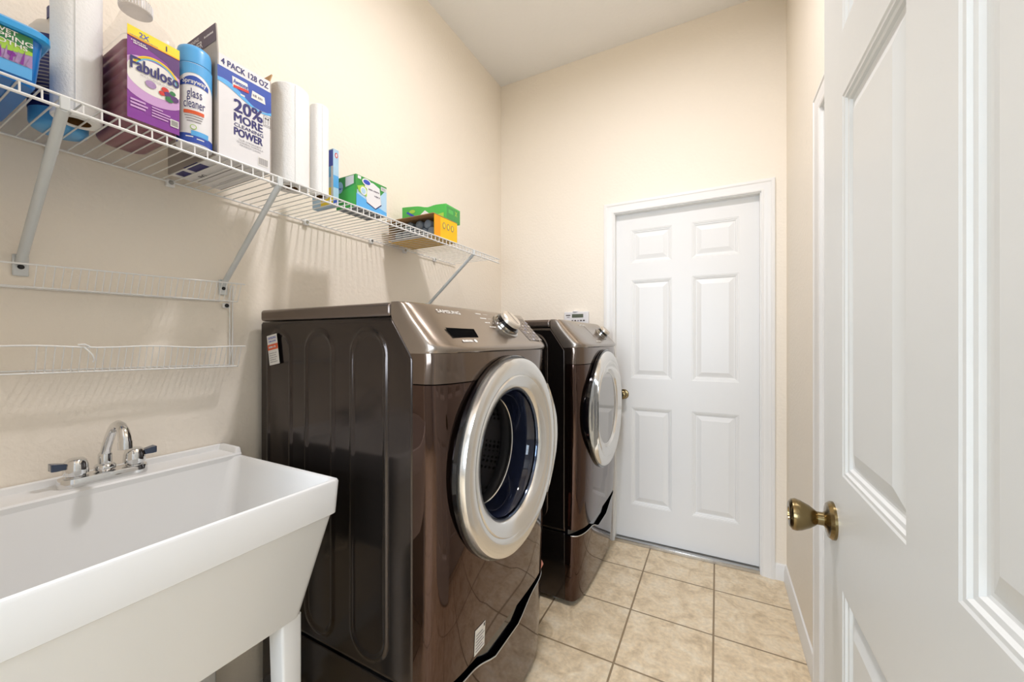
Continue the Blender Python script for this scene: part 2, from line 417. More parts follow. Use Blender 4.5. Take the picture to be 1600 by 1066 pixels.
# baseboards
def baseboard(name, pts, label):
    """pts: list of (x, y, nx, ny) run corners with outward normals"""
    pr = [(0, 0), (.013, 0), (.013, .055), (.010, .062), (.010, .068), (.006, .080), (0, .083)]
    b = MB()
    rows = [[(x+nx*d, y+ny*d, h) for x, y, nx, ny in pts] for d, h in pr]
    n = len(pts); vs = [p for r in rows for p in r]
    fs = [(k*n+j, k*n+j+1, (k+1)*n+j+1, (k+1)*n+j) for k in range(len(rows)-1) for j in range(n-1)]
    b.add(vs, fs, 'white_trim')
    return struct(b.build(name, smooth=True, ang=25), label, 'baseboard')
baseboard('baseboard_right', [(XR, CY1+.056, -1, 0), (XR, YB, -1, -1), (DX1+.054, YB, 0, -1)], 'white baseboard along the right wall')
baseboard('baseboard_left', [(XL, YF, 1, 0), (XL, YB, 1, -1), (DX0-.056, YB, 0, -1)], 'white baseboard along the left wall')

# ---- open door in the foreground
LX = .185
mpd = lambda a, b_, off: (LX-off, .956-a, .012+b_)
d2 = door_leaf('door_2', mpd, .846, 2.0, [(.123, .372), (.477, .723)], [(.205, .806), (.997, 1.633), (1.741, 1.905)], 'open_door_paint')
struct(d2, 'white six panel door standing open in the right foreground', 'door')
k2 = knob('door_knob', (LX, .888, .912), (-1, 0, 0), d2, 1.0)
b = MB().lathe([(.0045, 0), (.0045, .0012), (0, .0012)], (LX-.0036, .888-.022, .905), (-1, 0, 0), 'steel', 16)
b.build('screw', k2)

# ================================================================== WASHER AND DRYER
Wd = .686
def side_base(z):
    if z < 1.19: return -.678
    if z < 1.295: return -.678-.072*(z-1.19)/.105
    return -.752
def lerp_tab(tab, z):
    for k in range(len(tab)-1):
        if z <= tab[k+1][0]:
            t = (z-tab[k][0])/(tab[k+1][0]-tab[k][0]); t = max(0, t)
            return tab[k][1]+(tab[k+1][1]-tab[k][1])*t
    return tab[-1][1]
DEPTH = [(0, .066), (.12, .076), (.33, .088), (.50, .097), (.75, .103), (.95, .101), (1.12, .094), (1.2, .092)]
PC0, PC1 = (-.592, 1.228), (-.690, 1.330)
def sup(th, n):
    c, s_ = math.cos(th), math.sin(th)
    return (1 if c > 0 else -1)*abs(c)**(2/n), abs(s_)**(2/n)
def appliance(dx, y0, washer, root):
    X = lambda x: x+dx
    NX = 64
    def front_pt(i, z, outer, n, base=None):
        th = PI*(1-i/NX)
        yn, f = sup(th, n)
        bs = side_base(z) if base is None else base
        return (X(bs+(outer-bs)*f), y0+Wd/2*(1+yn), z)
    # cabinet: back, sides and bottom; open to the front where the drum is
    b = MB()
    b.add([(X(x), y0+y, z) for x, y in ((-.70, .004), (-1.33, .004), (-1.33, Wd), (-.70, Wd)) for z in (.345, 1.297)],
          [(0, 2, 3, 1), (2, 4, 5, 3), (4, 6, 7, 5), (0, 6, 4, 2), (1, 3, 5, 7)], 'body_side')
    b.build('cabinet', root, fix=False)
    # embossed side panel
    segs = [(-1.291, -1.175), (-1.098, -.980), (-.899, -.772)]
    def emb(x, z):
        h = 0
        for a, c in segs:
            r = (c-a)/2; mx = (a+c)/2; zt, zb = 1.262-r, .378+r
            dz = z-zt if z > zt else (zb-z if z < zb else 0)
            d = abs(math.hypot(x-mx, dz)-r)
            if d < .010: h = max(h, .0040*.5*(1+math.cos(PI*d/.010)))
        return h
    NU, NV = 190, 150
    def sp(i, j):
        z = .345+(1.296-.345)*j/NV; xe = side_base(z)-.0015
        x = -1.33+(xe+1.33)*i/NU; h = emb(x, z)
        e = min(xe-x, z-.345, 1.296-z)
        y = y0+.0005-h + (.004*(1-e/.004) if e < .004 else 0)
        return (X(x), y, z)
    b = MB().grid(sp, NU, NV, 'body_side')
    b.build('side_panel', root, smooth=True, ang=60)
    # lid
    b = MB().box(X(-1.336), X(-.754), y0-.001, y0+Wd+.001, 1.299, 1.337, 'top_paint')
    b.build('lid', root, bevel=.010, seg=4)
    # control console and upper bezel
    rows = [(1.2035, -.592, 5), (1.2045, -.582, 5), (1.209, -.5785, 5), (1.216, -.5795, 5.5), (1.222, -.5845, 6), (1.228, -.592, 6.5)]
    for k in range(1, 9):
        t = k/8; rows.append((PC0[1]+(PC1[1]-PC0[1])*t, PC0[0]+(PC1[0]-PC0[0])*t, 6.5))
    rows += [(1.3345, -.6955, 6.5), (1.337, -.701, 6.5), (1.3375, -.708, 6.5), (1.3375, -.725, 6.5), (1.3375, -.752, 6.5)]
    def cf(i, j):
        z, o_, n = rows[j]
        if o_ is None: o_ = -.678+lerp_tab(DEPTH, z)
        x, y, zz = front_pt(i, z, o_, n)
        return (x, y, zz)
    b = MB().grid(cf, NX, len(rows)-1, 'console_paint')
    b.build('control_panel', root, smooth=True, ang=50)
    zb = [1.127+(1.2035-1.127)*k/8 for k in range(9)]
    b = MB().grid(lambda i, j: front_pt(i, zb[j], -.678+lerp_tab(DEPTH, zb[j]), 4+.7*j/8), NX, 8, 'bezel_gloss')
    b.build('upper_front', root, smooth=True, ang=50)
    nrm = Vector((PC1[1]-PC0[1], 0, PC0[0]-PC1[0])).normalized(); Lc = math.hypot(PC1[0]-PC0[0], PC1[1]-PC0[1])
    def con(a, b_, off):
        t = b_/Lc
        return (X(PC0[0]+(PC1[0]-PC0[0])*t)+nrm.x*off, y0+a, PC0[1]+(PC1[1]-PC0[1])*t+nrm.z*off)
    # lower glossy front
    NZ = 60
    cy, cz = y0+.343, .882
    zr = [.358+(1.124-.358)*j/NZ for j in range(NZ+1)]
    pts = {}
    def lf(i, j):
        z = zr[j]; p = front_pt(i, z, -.678+lerp_tab(DEPTH, z), 4); pts[i, j] = p; return p
    for j in range(NZ+1):
        for i in range(NX+1): lf(i, j)
    def skip(i, j):
        if not washer: return False
        p = pts[i, j]; q = pts[i+1, j+1]
        return math.hypot((p[1]+q[1])/2-cy, (p[2]+q[2])/2-cz) < .235
    b = MB().grid(lambda i, j: pts[i, j], NX, NZ, 'front_gloss', skip)
    # lower return edge
    b.grid(lambda i, j: (pts[i, 0][0]-(.02*j if 2 < i < NX-2 else 0), pts[i, 0][1], pts[i, 0][2]), NX, 1, 'front_gloss')
    b.build('front_panel', root, smooth=True, ang=50)
    # dark recess behind the seam, pedestal
    def rc(i, j):
        z = (.250, .360)[j]; th = PI*(1-i/NX); yn, f = sup(th, 4)
        return (X(-.700+.093*f), y0+Wd/2*(1+yn*.985), z)
    b = MB().grid(rc, NX, 1, 'black_gloss')
    b.build('handle_recess', root, smooth=True)
    b = MB().box(X(-1.33), X(-.695), y0+.003, y0+Wd-.003, .022, .334, 'body_side')
    b.box(X(-1.31), X(-.70), y0+.012, y0+Wd-.012, .334, .346, 'black_rubber')
    b.box(X(-.695), X(-.680), y0+.003, y0+.03, .022, .334, 'body_side').box(X(-.695), X(-.680), y0+Wd-.03, y0+Wd-.003, .022, .334, 'body_side')
    pb = b.build('pedestal', root, bevel=.003)
    def ped(i, j):
        th = PI*(1-i/NX); yn, f = sup(th, 4)
        t = max(0, 1-abs(yn)/.62); t = t*t*(3-2*t)
        top = .330-.048*min(1, t*1.5)
        NR = 14
        if j <= NR:
            z = .026+(top-.026)*j/NR; o_ = -.678+lerp_tab(DEPTH, z); bs = -.678
        else:
            z = top+.001; o_ = -.678+lerp_tab(DEPTH, z)-.022*(j-NR); bs = -.678-.01*(j-NR)
        return (X(bs+(o_-bs)*f), y0+Wd/2*(1+yn), z)
    b = MB().grid(ped, NX, 14, 'front_gloss')
    pd = b.build('pedestal_drawer', root, smooth=True, ang=50)
    b = MB().tube([ped(i, 14) for i in range(2, NX-1)], .0022, 'steel', 6)
    b.build('drawer_edge', pd, smooth=True)
    for fx in (-.74, -1.28):
        for fy in (.05, Wd-.05):
            MB().lathe([(.022, 0), (.022, .008), (.012, .012), (.012, .023)], (X(fx), y0+fy, 0), (0, 0, 1), 'card_grey', 20).build('foot', pb, smooth=True)
    # ------ door
    O = (0, cy, cz)
    def ringobj(name, prof, m, parent, rfun=None, seg=96, cap=False):
        b = MB(); rs = []
        for r, x in prof:
            ring = []
            for k in range(seg):
                a = 2*PI*k/seg; rr = r if rfun is None else rfun(r, a)
                ring.append((X(x), cy+rr*math.cos(a), cz+rr*math.sin(a)))
            rs.append(ring)
        b.rings(rs, m, cap0=False, cap1=cap)
        return b.build(name, parent, smooth=True, ang=40)
    def bump_r(side):
        def f(r, a):
            d = abs(((a-(0 if side > 0 else PI)+PI) % (2*PI))-PI)
            k = max(0, 1-d/.80); k = k*k*(3-2*k)
            return r+.028*k*max(0, min(1, (r-.27)/.03))
        return f
    gasket = [(.21, -.575), (.305, -.567), (.308, -.570), (.308, -.582), (.297, -.586), (.290, -.64)]
    ringobj('door_gasket', gasket, 'black_gloss', root, bump_r(1 if washer else -1) )
    if washer:
        prof = [(.199, -.600), (.1995, -.580), (.203, -.568), (.212, -.560), (.232, -.552), (.243, -.549), (.2465, -.552), (.250, -.549),
                (.262, -.5465), (.280, -.5465), (.292, -.5475), (.298, -.5505), (.300, -.557), (.300, -.580)]
        ring = ringobj('door_ring', prof, 'ring_silver', root)
        # crescent grip outside the ring on the far side
        b = MB(); n = 40; rs = []
        for k in range(n+1):
            a = -.72+1.44*k/n; t = 1-abs(a)/.72; t = t*t*(3-2*t)
            def P(r, x): return (X(x), cy+r*math.cos(a), cz+r*math.sin(a))
            w = .0005+.045*t
            rs.append([P(.298, -.585), P(.299, -.560), P(.301, -.552), P(.301+w*.45, -.548), P(.301+w*.85, -.552), P(.301+w, -.562), P(.301+w, -.586)])
        b.rings(rs, 'ring_silver')
        b.build('door_grip', root, smooth=True, ang=45)
        ringobj('bowl_wall', [(.1985, -.585), (.1965, -.590), (.190, -.600), (.184, -.625), (.179, -.655), (.175, -.668)], 'bowl_navy', root)
        ringobj('bowl_rim', [(.176, -.668), (.1735, -.665), (.1715, -.667), (.1715, -.672)], 'ring_silver', root)
        ringobj('bowl_trim', [(.2005, -.578), (.1975, -.573), (.194, -.578), (.194, -.586)], 'dark_chrome', root)
        ringobj('bowl_window', [(.1725, -.669), (.14, -.680), (.09, -.688), (.04, -.692), (.001, -.693)], 'bowl_window', root, cap=True)
        # drum
        b = MB(); rs = []
        seg = 64
        prof = [(.185, -.718), (.19, -.722), (.225, -.735), (.245, -.76), (.246, -1.15), (.20, -1.19), (.001, -1.20)]
        for r, x in prof: rs.append([(X(x), cy+r*math.cos(2*PI*k/seg), cz+r*math.sin(2*PI*k/seg)) for k in range(seg)])
        b.rings(rs, 'drum_metal', cap0=False)
        dr = b.build('drum', root, smooth=True, ang=50)
        for k in range(3):
            a = .6+2*PI*k/3; b = MB(); rs = []
            for t in range(9):
                x = -.78-.34*t/8; h = .05*math.sin(PI*min(max(t/8, .12), .88))
                def P(r, da): return (X(x), cy+r*math.cos(a+da), cz+r*math.sin(a+da))
                rs.append([P(.243, -.17), P(.243-h*.8, -.06), P(.243-h, 0), P(.243-h*.8, .06), P(.243, .17)])
            b.rings(rs, 'steel'); b.build('paddle', dr, smooth=True, ang=60)
        ringobj('drum_seal', [(.200, -.600), (.215, -.64), (.215, -.70), (.205, -.715), (.19, -.722)], 'black_rubber', root)
    else:
        chord = -.238
        def rd(r, a):
            y = r*math.cos(a)
            return r if y > chord else chord/math.cos(a)
        prof = [(.185, -.566), (.190, -.563), (.194, -.566), (.198, -.566), (.204, -.557), (.225, -.551), (.245, -.548), (.250, -.5515), (.256, -.549),
                (.272, -.548), (.287, -.551), (.296, -.558), (.300, -.568), (.300, -.582)]
        ringobj('door_ring', prof, 'ring_silver', root, rd)
        b = MB(); rs = []
        for r, x in ((.189, -.5665), (.12, -.5655), (.001, -.565)):
            rs.append([(X(x), cy+r*math.cos(2*PI*k/64), cz+r*math.sin(2*PI*k/64)) for k in range(64)])
        b.rings(rs, 'mirror_grey', cap0=False); b.build('door_window', root, smooth=True)
        # scooped dark grip with grey insert
        b = MB()
        b.grid(lambda i, j: (X(-.574+.004*math.sin(PI*i/8)), cy-.243-(.012+.062*math.cos(1.35*(j/12*2-1)*.78)**1.4)*i/8, cz-.155+.31*j/12), 8, 12, 'grip_grey')
        b.build('door_grip', root, smooth=True)
    # ------ controls
    if washer:
        b = MB().poly([(.072, .058), (.208, .058), (.198, .024), (.072+.006, .024)], con, .0006, 'recess_shade_black')  # flat black patch, paints the shade of the drawer's grip recess
        b.build('drawer_grip_shade', root, fix=False)
        b = MB().text('SAMSUNG', con, .094, .118, .0125, .0006, 'print_white', width=.108, bold=.02)
        b.build('brand_lettering', root, fix=False); b = MB()
        b.dash(.105, .006, .05, .008, con, .0006, 'print_white').ell(.168, .010, .007, .006, con, .0006, 'print_white', 16)
        b.build('drawer_lettering', root, fix=False); b = MB()
        for k, (t, q) in enumerate((('Normal', .128), ('Heavy Duty', .108), ('Bedding', .089), ('Sanitize', .070))):
            b.dash(.292+.008*k, q, .032 if k % 2 == 0 else .038, .005, con, .0006, 'print_white')
            b.rect(.338+.008*k, .366, q+.002, q+.0028, con, .0005, 'print_white')
        b.build('dial_lettering', root, fix=False)
        b = MB()
        b.poly([(.515, .128), (.628, .128), (.640, .012), (.528, .012)], con, .0005, 'top_paint')
        for r in range(6):
            for c in range(4):
                a0 = .532+.026*c+.0016*(5-r); q = .112-.0175*r
                b.poly([(a0, q), (a0+.020, q), (a0+.021, q-.012), (a0+.001, q-.012)], con, .0009, 'console_paint' if (r+c) % 3 else 'print_grey')
                b.rect(a0+.004, a0+.015, q-.0075, q-.0055, con, .0013, 'print_white' if (r*c) % 2 else 'print_dark')
        b.build('button_pad', root, fix=False)
        dc = con(.428, .080, 0); dm = 1.02
    else:
        b = MB().text('SAMSUNG', con, .20, .118, .0125, .0006, 'print_white', width=.108, bold=.02)
        b.build('brand_lettering', root, fix=False); b = MB()
        b.dash(.24, .006, .10, .007, con, .0006, 'print_white')
        b.build('steam_lettering', root, fix=False)
        MB().poly([(.275, .118), (.278, .118), (.29, .03), (.287, .03)], con, .0006, 'print_dark').build('panel_line', root, fix=False)
        dc = con(.475, .062, 0); dm = .78
    dk = MB().lathe([(.053*dm, -.001), (.052*dm, .004), (.046*dm, .006), (.045*dm, .014)], dc, nrm, 'ring_silver_dark', 48).build('dial_base', root, smooth=True, ang=30)
    MB().lathe([(.0445*dm, .010), (.0445*dm, .016), (.040*dm, .017), (.040*dm, .020), (.036*dm, .021), (.036*dm, .026)], dc, nrm, 'black_gloss', 48).build('dial_band', dk, smooth=True, ang=30)
    b = MB().lathe([(.0385*dm, .025), (.038*dm, .036), (.034*dm, .040), (.02, .0412), (.0, .0412)], dc, nrm, 'dial_satin', 48)
    up = Vector((con(0, .1, 0)[0]-con(0, 0, 0)[0], 0, con(0, .1, 0)[2]-con(0, 0, 0)[2])).normalized()
    c0 = Vector(dc)+nrm*.0420
    v = [c0+up*.03+Vector((0, .0015, 0)), c0+up*.03-Vector((0, .0015, 0)), c0-up*.03-Vector((0, .0015, 0)), c0-up*.03+Vector((0, .0015, 0))]
    b.add(v, [(0, 1, 2, 3)], 'print_dark')
    b.build('dial_cap', dk, smooth=True, ang=30, fix=False)
    return con

washer = thing('washing_machine', 'bronze front loading washing machine on a pedestal, beside the white utility sink', 'washing machine', (-1.0, 1.093, 0))
appliance(0, .75, True, washer)
dryer = thing('tumble_dryer', 'dark clothes dryer on a pedestal between the washing machine and the end door', 'dryer', (-.95, 2.063, 0))
appliance(.05, 1.722, False, dryer)
# stickers on the washer
mps = lambda a, b_, off: (-1.288+a+.10*(.0)*b_, .7440-off, 1.160+b_)
def rot_map(mp, ang, ca, cb):
    c, s_ = math.cos(ang), math.sin(ang)
    return lambda a, b_, off: mp(ca+(a-ca)*c-(b_-cb)*s_, cb+(a-ca)*s_+(b_-cb)*c, off)
m_ = rot_map(mps, .17, .035, .05)
b = MB().rect(.006, .060, 0, .096, m_, .0004, 'print_white')
b.rect(.006, .060, .048, .066, m_, .0008, 'label_orange').text('SAMSUNG', m_, .033, .082, .008, .0008, 'label_blue', width=.042, bold=.02, align='C')
b.dash(.013, .073, .038, .005, m_, .0008, 'label_blue').dash(.012, .054, .042, .007, m_, .0012, 'card_white')
for k in range(5): b.dash(.012, .008+.007*k, .040-.006*(k % 2), .0028, m_, .0008, 'print_grey')
b.build('warranty_sticker', washer, fix=False)

# white tag on the lower front
def front_map(a, b_, off):
    y = a; z = b_; yn = (y-.343)/.343; f = (1-abs(yn)**4)**.25
    return (-.678+lerp_tab(DEPTH, z)*f+off, .75+y, z)
b = MB()
b.rect(.145, .195, .368, .440, front_map, .0012, 'print_white', 4, 4)
for k in range(6): b.rect(.150, .190-.008*(k % 2), .376+.009*k, .379+.009*k, front_map, .002, 'print_grey')
b.rect(.186, .192, .428, .437, front_map, .002, 'print_dark')
b.build('energy_label', washer, fix=False)
# pink cloth hanging in the gap between the two machines
b = MB()
def pk(i, j):
    t = j/14; w = .012+.05*max(0, t-.55)*2 if t > .5 else .012
    return (-.668+.012*math.sin(i*1.3)+.006*math.sin(3*t+i), 1.456+w*i/6+.01*t, .425-.14*t+.015*math.sin(i*1.1)*t)
b.grid(pk, 6, 14, 'pink')
o = b.build('cloth', smooth=True); tag(o, 'pink cloth scrap hanging between the two machines', 'cloth')
md = o.modifiers.new('thick', 'SOLIDIFY'); md.thickness = .002

# ================================================================== UTILITY SINK
SX0, SX1, SY0, SY1 = XL+.003, -.828, .078, .657
sink = thing('utility_sink', 'white plastic laundry sink on legs against the left wall', 'sink', (-1.1, .36, 0))
b = MB(); m = 'sink_plastic'
outer = [rrect(-1.335, -.893, .135, .600, .570, .02), rrect(-1.362, -.839, .091, .645, .808, .016), rrect(-1.365, -.8315, .083, .652, .8125, .014),
         rrect(SX0, SX1, SY0, SY1, .888, .012), rrect(SX0+.001, SX1-.002, SY0+.002, SY1-.002, .893, .012), rrect(SX0+.006, SX1-.006, SY0+.006, SY1-.006, .895, .012),
         rrect(-1.263, SX1-.012, SY0+.012, SY1-.012, .893, .02), rrect(-1.262, SX1-.016, SY0+.016, SY1-.016, .885, .025),
         rrect(-1.225, -.91, .15, .585, .610, .05), rrect(-1.205, -.93, .17, .565, .594, .04)]
b.rings(outer, m)
b.build('basin', sink, smooth=True, ang=32)
b = MB()
b.rings([rrect(SX0, -1.263, SY0, SY1-.001, .880, .006), rrect(SX0, -1.260, SY0, SY1-.001, .898, .006), rrect(SX0+.002, -1.264, SY0+.002, SY1-.003, .902, .006)], m)
b.rings([rrect(SX0, SX0+.014, SY0, SY1-.002, .90, .004), rrect(SX0, SX0+.011, SY0, SY1-.003, .915, .004), rrect(SX0+.001, SX0+.008, SY0, SY1-.004, .917, .003)], m)
b.rings([rrect(SX0, -1.264, SY1-.020, SY1-.001, .90, .004), rrect(SX0, -1.268, SY1-.016, SY1-.002, .914, .004), rrect(SX0+.002, -1.272, SY1-.013, SY1-.004, .917, .003)], m)
b.build('faucet_ledge', sink, smooth=True, ang=40)
for fx in (0, 1):
    for fy in (0, 1):
        x0, s_ = (-.8945, -1) if fx else (-1.335, 1)
        y0, t_ = (.600, -1) if fy else (.135, 1)
        def R(w1, w2, z, q=0): 
            xs = sorted((x0+s_*q, x0+s_*w1)); ys = sorted((y0+t_*q, y0+t_*w2)); return rrect(xs[0], xs[1], ys[0], ys[1], z, .006, 3)
        b = MB().rings([R(.045, .038, 0), R(.055, .049, .54), R(.055, .050, .574)], 'sink_plastic')
        lg = b.build('leg', sink, smooth=True, ang=40)
# drain and supply pipes
b = MB()
b.tube([(-1.08, .36, .60), (-1.08, .36, .46), (-1.085, .36, .42), (-1.11, .36, .395), (-1.14, .36, .41), (-1.155, .36, .44), (-1.18, .36, .47), (-1.22, .36, .475), (-1.369, .36, .475)], .021, 'pipe_white', 16)
b.lathe([(.03, 0), (.03, .02), (.024, .03)], (-1.08, .36, .54), (0, 0, 1), 'pipe_white', 20)
b.lathe([(.028, 0), (.028, .022)], (-1.18, .36, .475), (-1, 0, .0), 'pipe_white', 20)
o = b.build('drain_pipe', sink, smooth=True, ang=40)
for yv in (.44, .50):
    v_ = MB().lathe([(.022, 0), (.022, .003), (.008, .005), (.008, .03), (.013, .03), (.013, .055)], (-1.369, yv, .42), (1, 0, 0), 'chrome', 20)
    v_.tube([(-1.325, yv, .43), (-1.325, yv+.002, .50), (-1.34, yv-.01, .60), (-1.345, yv-.03, .74), (-1.33, yv-.05, .88)], .007, 'pipe_white', 10)
    v_.build('supply_hose', sink, smooth=True, ang=40)

# faucet
FX, FZ = -1.308, .9022
fau = thing('faucet', 'chrome two handle faucet with a bent spout at the back of the utility sink', 'faucet', (FX, .373, FZ))
b = MB()
def stad(hw, hl, z, n=10):
    pts = []
    for k in range(n+1): t = -PI/2+PI*k/n; pts.append((FX-hw*math.sin(t), .373+hl-hw+hw*math.cos(t), z))
    for k in range(n+1): t = PI/2+PI*k/n; pts.append((FX-hw*math.sin(t), .373-hl+hw+hw*math.cos(t), z))
    return pts
b.rings([stad(.026, .0785, FZ), stad(.026, .0785, FZ+.016), stad(.0245, .077, FZ+.020), stad(.021, .074, FZ+.021)], 'chrome')
b.build('base_plate', fau, smooth=True, ang=30)
b = MB().lathe([(.019, .014), (.019, .018), (.0155, .021), (.0195, .026), (.0195, .032), (.0165, .037), (.0125, .039), (.0125, .060), (.0095, .066)], (FX, .373, FZ), (0, 0, 1), 'chrome', 28)
sp_ = [(0, .050), (.003, .064), (.011, .080), (.027, .102), (.045, .123), (.060, .134), (.076, .139), (.092, .137), (.105, .127), (.113, .112), (.116, .100)]
b.tube([(FX+x, .373+.001*x, FZ+z) for x, z in sp_], [.0095]*8+[.0105, .0115, .0115], 'chrome', 20)
b.lathe([(.0125, 0), (.0125, .017), (.010, .018), (.0, .016)], (FX+.1155, .373, FZ+.104), (.10, 0, -1), 'chrome', 24)
b.build('spout', fau, smooth=True, ang=40)
for sg in (-1, 1):
    yy = .3755+sg*.0510
    b = MB().lathe([(.020, .019), (.020, .022), (.017, .024), (.017, .027), (.0215, .028), (.0215, .034), (.0205, .048), (.0175, .058), (.012, .063), (.0, .064)], (FX, yy, FZ), (0, 0, 1), 'chrome', 28)
    h = b.build('faucet_handle', fau, smooth=True, ang=40)
    b = MB(); rs = []
    for t, w, z in ((.010, .008, .047), (.022, .009, .049), (.032, .0105, .050), (.040, .011, .051), (.0405, .010, .051)):
        rs.append([(FX+.002+dx_*w, yy+sg*t, FZ+z+dz_*w*.95) for dx_, dz_ in ((-1, -.8), (1, -.8), (1, .8), (-1, .8))])
    b.rings(rs, 'dark_chrome'); b.build('lever', h, bevel=.002)

# ================================================================== WIRE SHELF
ZD = 1.686; XF = -1.065; Y0s, Y1s = .072, 1.868
shelf = thing('wire_shelf', 'long white wire shelf on the left wall above the machines', 'shelf', (XL, 1.0, ZD))
wires = MB()
y = Y0s+.022-.0; ys = []
y = .0955
while y < Y1s: ys.append(y); y += .02545
for y in ys: wires.tube([(XL+.006, y, ZD), (XF-.003, y, ZD), (XF+.0005, y, ZD-.002), (XF+.001, y, ZD-.020)], .0016, 'white_wire', 6)
wires.build('deck_wires', shelf, smooth=True)
for x, z in ((XF+.001, ZD-.0005), (XF, ZD-.022), (XL+.010, ZD-.0036)):
    MB().tube([(x, Y0s, z), (x, Y1s, z)], .0030 if z < ZD-.01 else .0026, 'white_wire', 8).build('rail', shelf, smooth=True)
for yb, zb in ((.253, 1.405), (.653, 1.405), (1.618, 1.415)):
    b = MB().tube([(XF-.002, yb-.004, ZD-.022), (XL+.014, yb+.002, zb+.014), (XL+.007, yb+.002, zb+.002)], .0085 if yb < .3 else .0078, 'grey_pole', 12)
    br = b.build('support_brace', shelf, smooth=True, ang=50)
    b = MB().box(XL+.0005, XL+.006, yb-.010, yb+.014, zb-.026, zb+.022, 'grey_pole'); b.build('wall_plate', br, bevel=.004, seg=3)
    MB().lathe([(.0052, 0), (.0052, .002), (.003, .0032), (0, .0032)], (XL+.006, yb+.002, zb-.006), (1, 0, 0), 'black_rubber', 14).build('screw', br)
    MB().box(XF-.003, XF+.004, yb-.010, yb+.004, ZD-.026, ZD+.0005, 'grey_pole').build('hook', br, bevel=.002)
for yc in (.30, .52, .93, 1.24, 1.45, 1.68):
    b = MB().box(XL+.0005, XL+.014, yc-.010, yc+.010, ZD-.018, ZD+.004, 'white_wire'); c_ = b.build('wall_clip', shelf, bevel=.003)
    MB().lathe([(.006, 0), (.006, .0015), (.0, .0015)], (XL+.014, yc, ZD-.006), (1, 0, 0), 'black_rubber' if yc < .4 else 'steel', 14).build('screw', c_)

# ---- wire rack on the wall with two baskets
rack = thing('wire_rack', 'narrow white wire rack with two baskets on the wall above the sink', 'rack', (XL, .4, 1.28))
def basket(zt0, zt1, zb0, zb1, y1, wig):
    b = MB()
    zt = lambda y: zt0+(zt1-zt0)*(y-.2)/.48; zb = lambda y: zb0+(zb1-zb0)*(y-.2)/.48
    xt, xb = -1.285, -1.303
    def top(y): return (xt+.002*math.sin(y*23), y, zt(y)+(.002*math.sin(y*31) if wig else 0))
    b.tube([top(.09+(y1-.09)*k/24) for k in range(25)], .0019, 'white_wire', 7)
    b.tube([(xb, .09+(y1-.015-.09)*k/8, zb(.09+(y1-.105)*k/8)) for k in range(9)], .0017, 'white_wire', 7)
    b.tube([(XL+.004, .09+(y1-.03-.09)*k/8, zb(.09+(y1-.12)*k/8)+.003) for k in range(9)], .0017, 'white_wire', 7)
    y = .262
    while y < y1-.004:
        q = top(y); e = .0012*random.uniform(-1, 1)
        b.tube([(q[0], y, q[2]), (xb, y+e, zb(y)), (xb-.004, y+e, zb(y)-.001), (XL+.004, y+e, zb(y)+.003)], .0011, 'white_wire', 5)
        y += .0130
    return b.build('basket', rack, smooth=True)
basket(1.396, 1.409, 1.350, 1.356, .676, False)
basket(1.224, 1.217, 1.166, 1.158, .676, True)
for yy in (.672, .680, .105, .115):
    MB().tube([(XL+.012, yy, 1.41), (XL+.007, yy, 1.36), (XL+.007, yy, 1.158)], .0019, 'white_wire', 7).build('upright_wire', rack, smooth=True)
for yy in (.662, .214):
    c_ = MB().box(XL+.0005, XL+.010, yy-.010, yy+.010, 1.338, 1.354, 'white_wire').build('wall_clip', rack, bevel=.003)
    MB().lathe([(.006, 0), (.006, .002), (0, .002)], (XL+.010, yy, 1.346), (1, 0, 0), 'black_rubber', 14).build('screw', c_)
b = MB().tube([(-1.284, .330, 1.222), (-1.276, .337, 1.212), (-1.272, .342, 1.203), (-1.276, .346, 1.192), (-1.280, .345, 1.186)], .0016, 'white_wire', 7)
b.tube([(-1.284, .322, 1.226), (-1.280, .332, 1.227), (-1.283, .340, 1.222)], .0022, 'white_wire', 7)
b.build('broken_wire', rack, smooth=True)

# ================================================================== THINGS ON THE SHELF
ZS = ZD+.0018
# -- tub of wipes
tub = thing('wipes_tub', 'blue tub of wet mopping cloths at the near end of the shelf', 'tub', (-1.2, .15, ZS))
b = MB()
b.rings([rrect(-1.322, -1.083, .082, .219, ZS, .02), rrect(-1.325, -1.080, .080, .222, ZS+.006, .02), rrect(-1.331, -1.074, .076, .2295, ZS+.088, .02)], 'blue_plastic')
b.build('tub_body', tub, smooth=True, ang=40)
b = MB()
b.rings([rrect(-1.336, -1.069, .073, .2345, ZS+.083, .022), rrect(-1.338, -1.066, .073, .2375, ZS+.086, .022), rrect(-1.338, -1.066, .073, .2375, ZS+.096, .022), rrect(-1.333, -1.071, .074, .232, ZS+.101, .02)], 'cyan_plastic')
b.build('tub_lid', tub, smooth=True, ang=40)
mp = lambda a, b_, off: (-1.0795+.0055*b_/.088+off, .080+a, ZS+b_)
b = MB().rect(.018, .134, .010, .082, mp, .0010, 'sky_blue')
b.rect(.018, .134, .030, .082, mp, .0014, 'lavender').poly([(.018, .082), (.018, .052), (.05, .047), (.08, .043), (.11, .047), (.134, .052), (.134, .082)], mp, .0018, 'lime')
b.poly([(.018, .082), (.018, .063), (.05, .066), (.08, .060), (.11, .063), (.134, .058), (.134, .082)], mp, .0022, 'green_dark')
for t, q in (('WET', .0745), ('MOPPING', .0655), ('CLOTHS', .0565)): b.text(t, mp, .104, q-.0005, .0072, .0026, 'print_white', width={'WET': .026, 'MOPPING': .060, 'CLOTHS': .048}[t], bold=.03, align='C')
b.poly([(.018, .030), (.06, .030), (.075, .034), (.06, .050), (.04, .056), (.018, .050)], mp, .0024, 'lavender')
for k in range(7): b.poly([(.090+.006*k, .031), (.094+.006*k, .031), (.093+.0065*k, .050+.003*(k % 3))], mp, .0025, 'purple' if k % 2 else 'lavender')
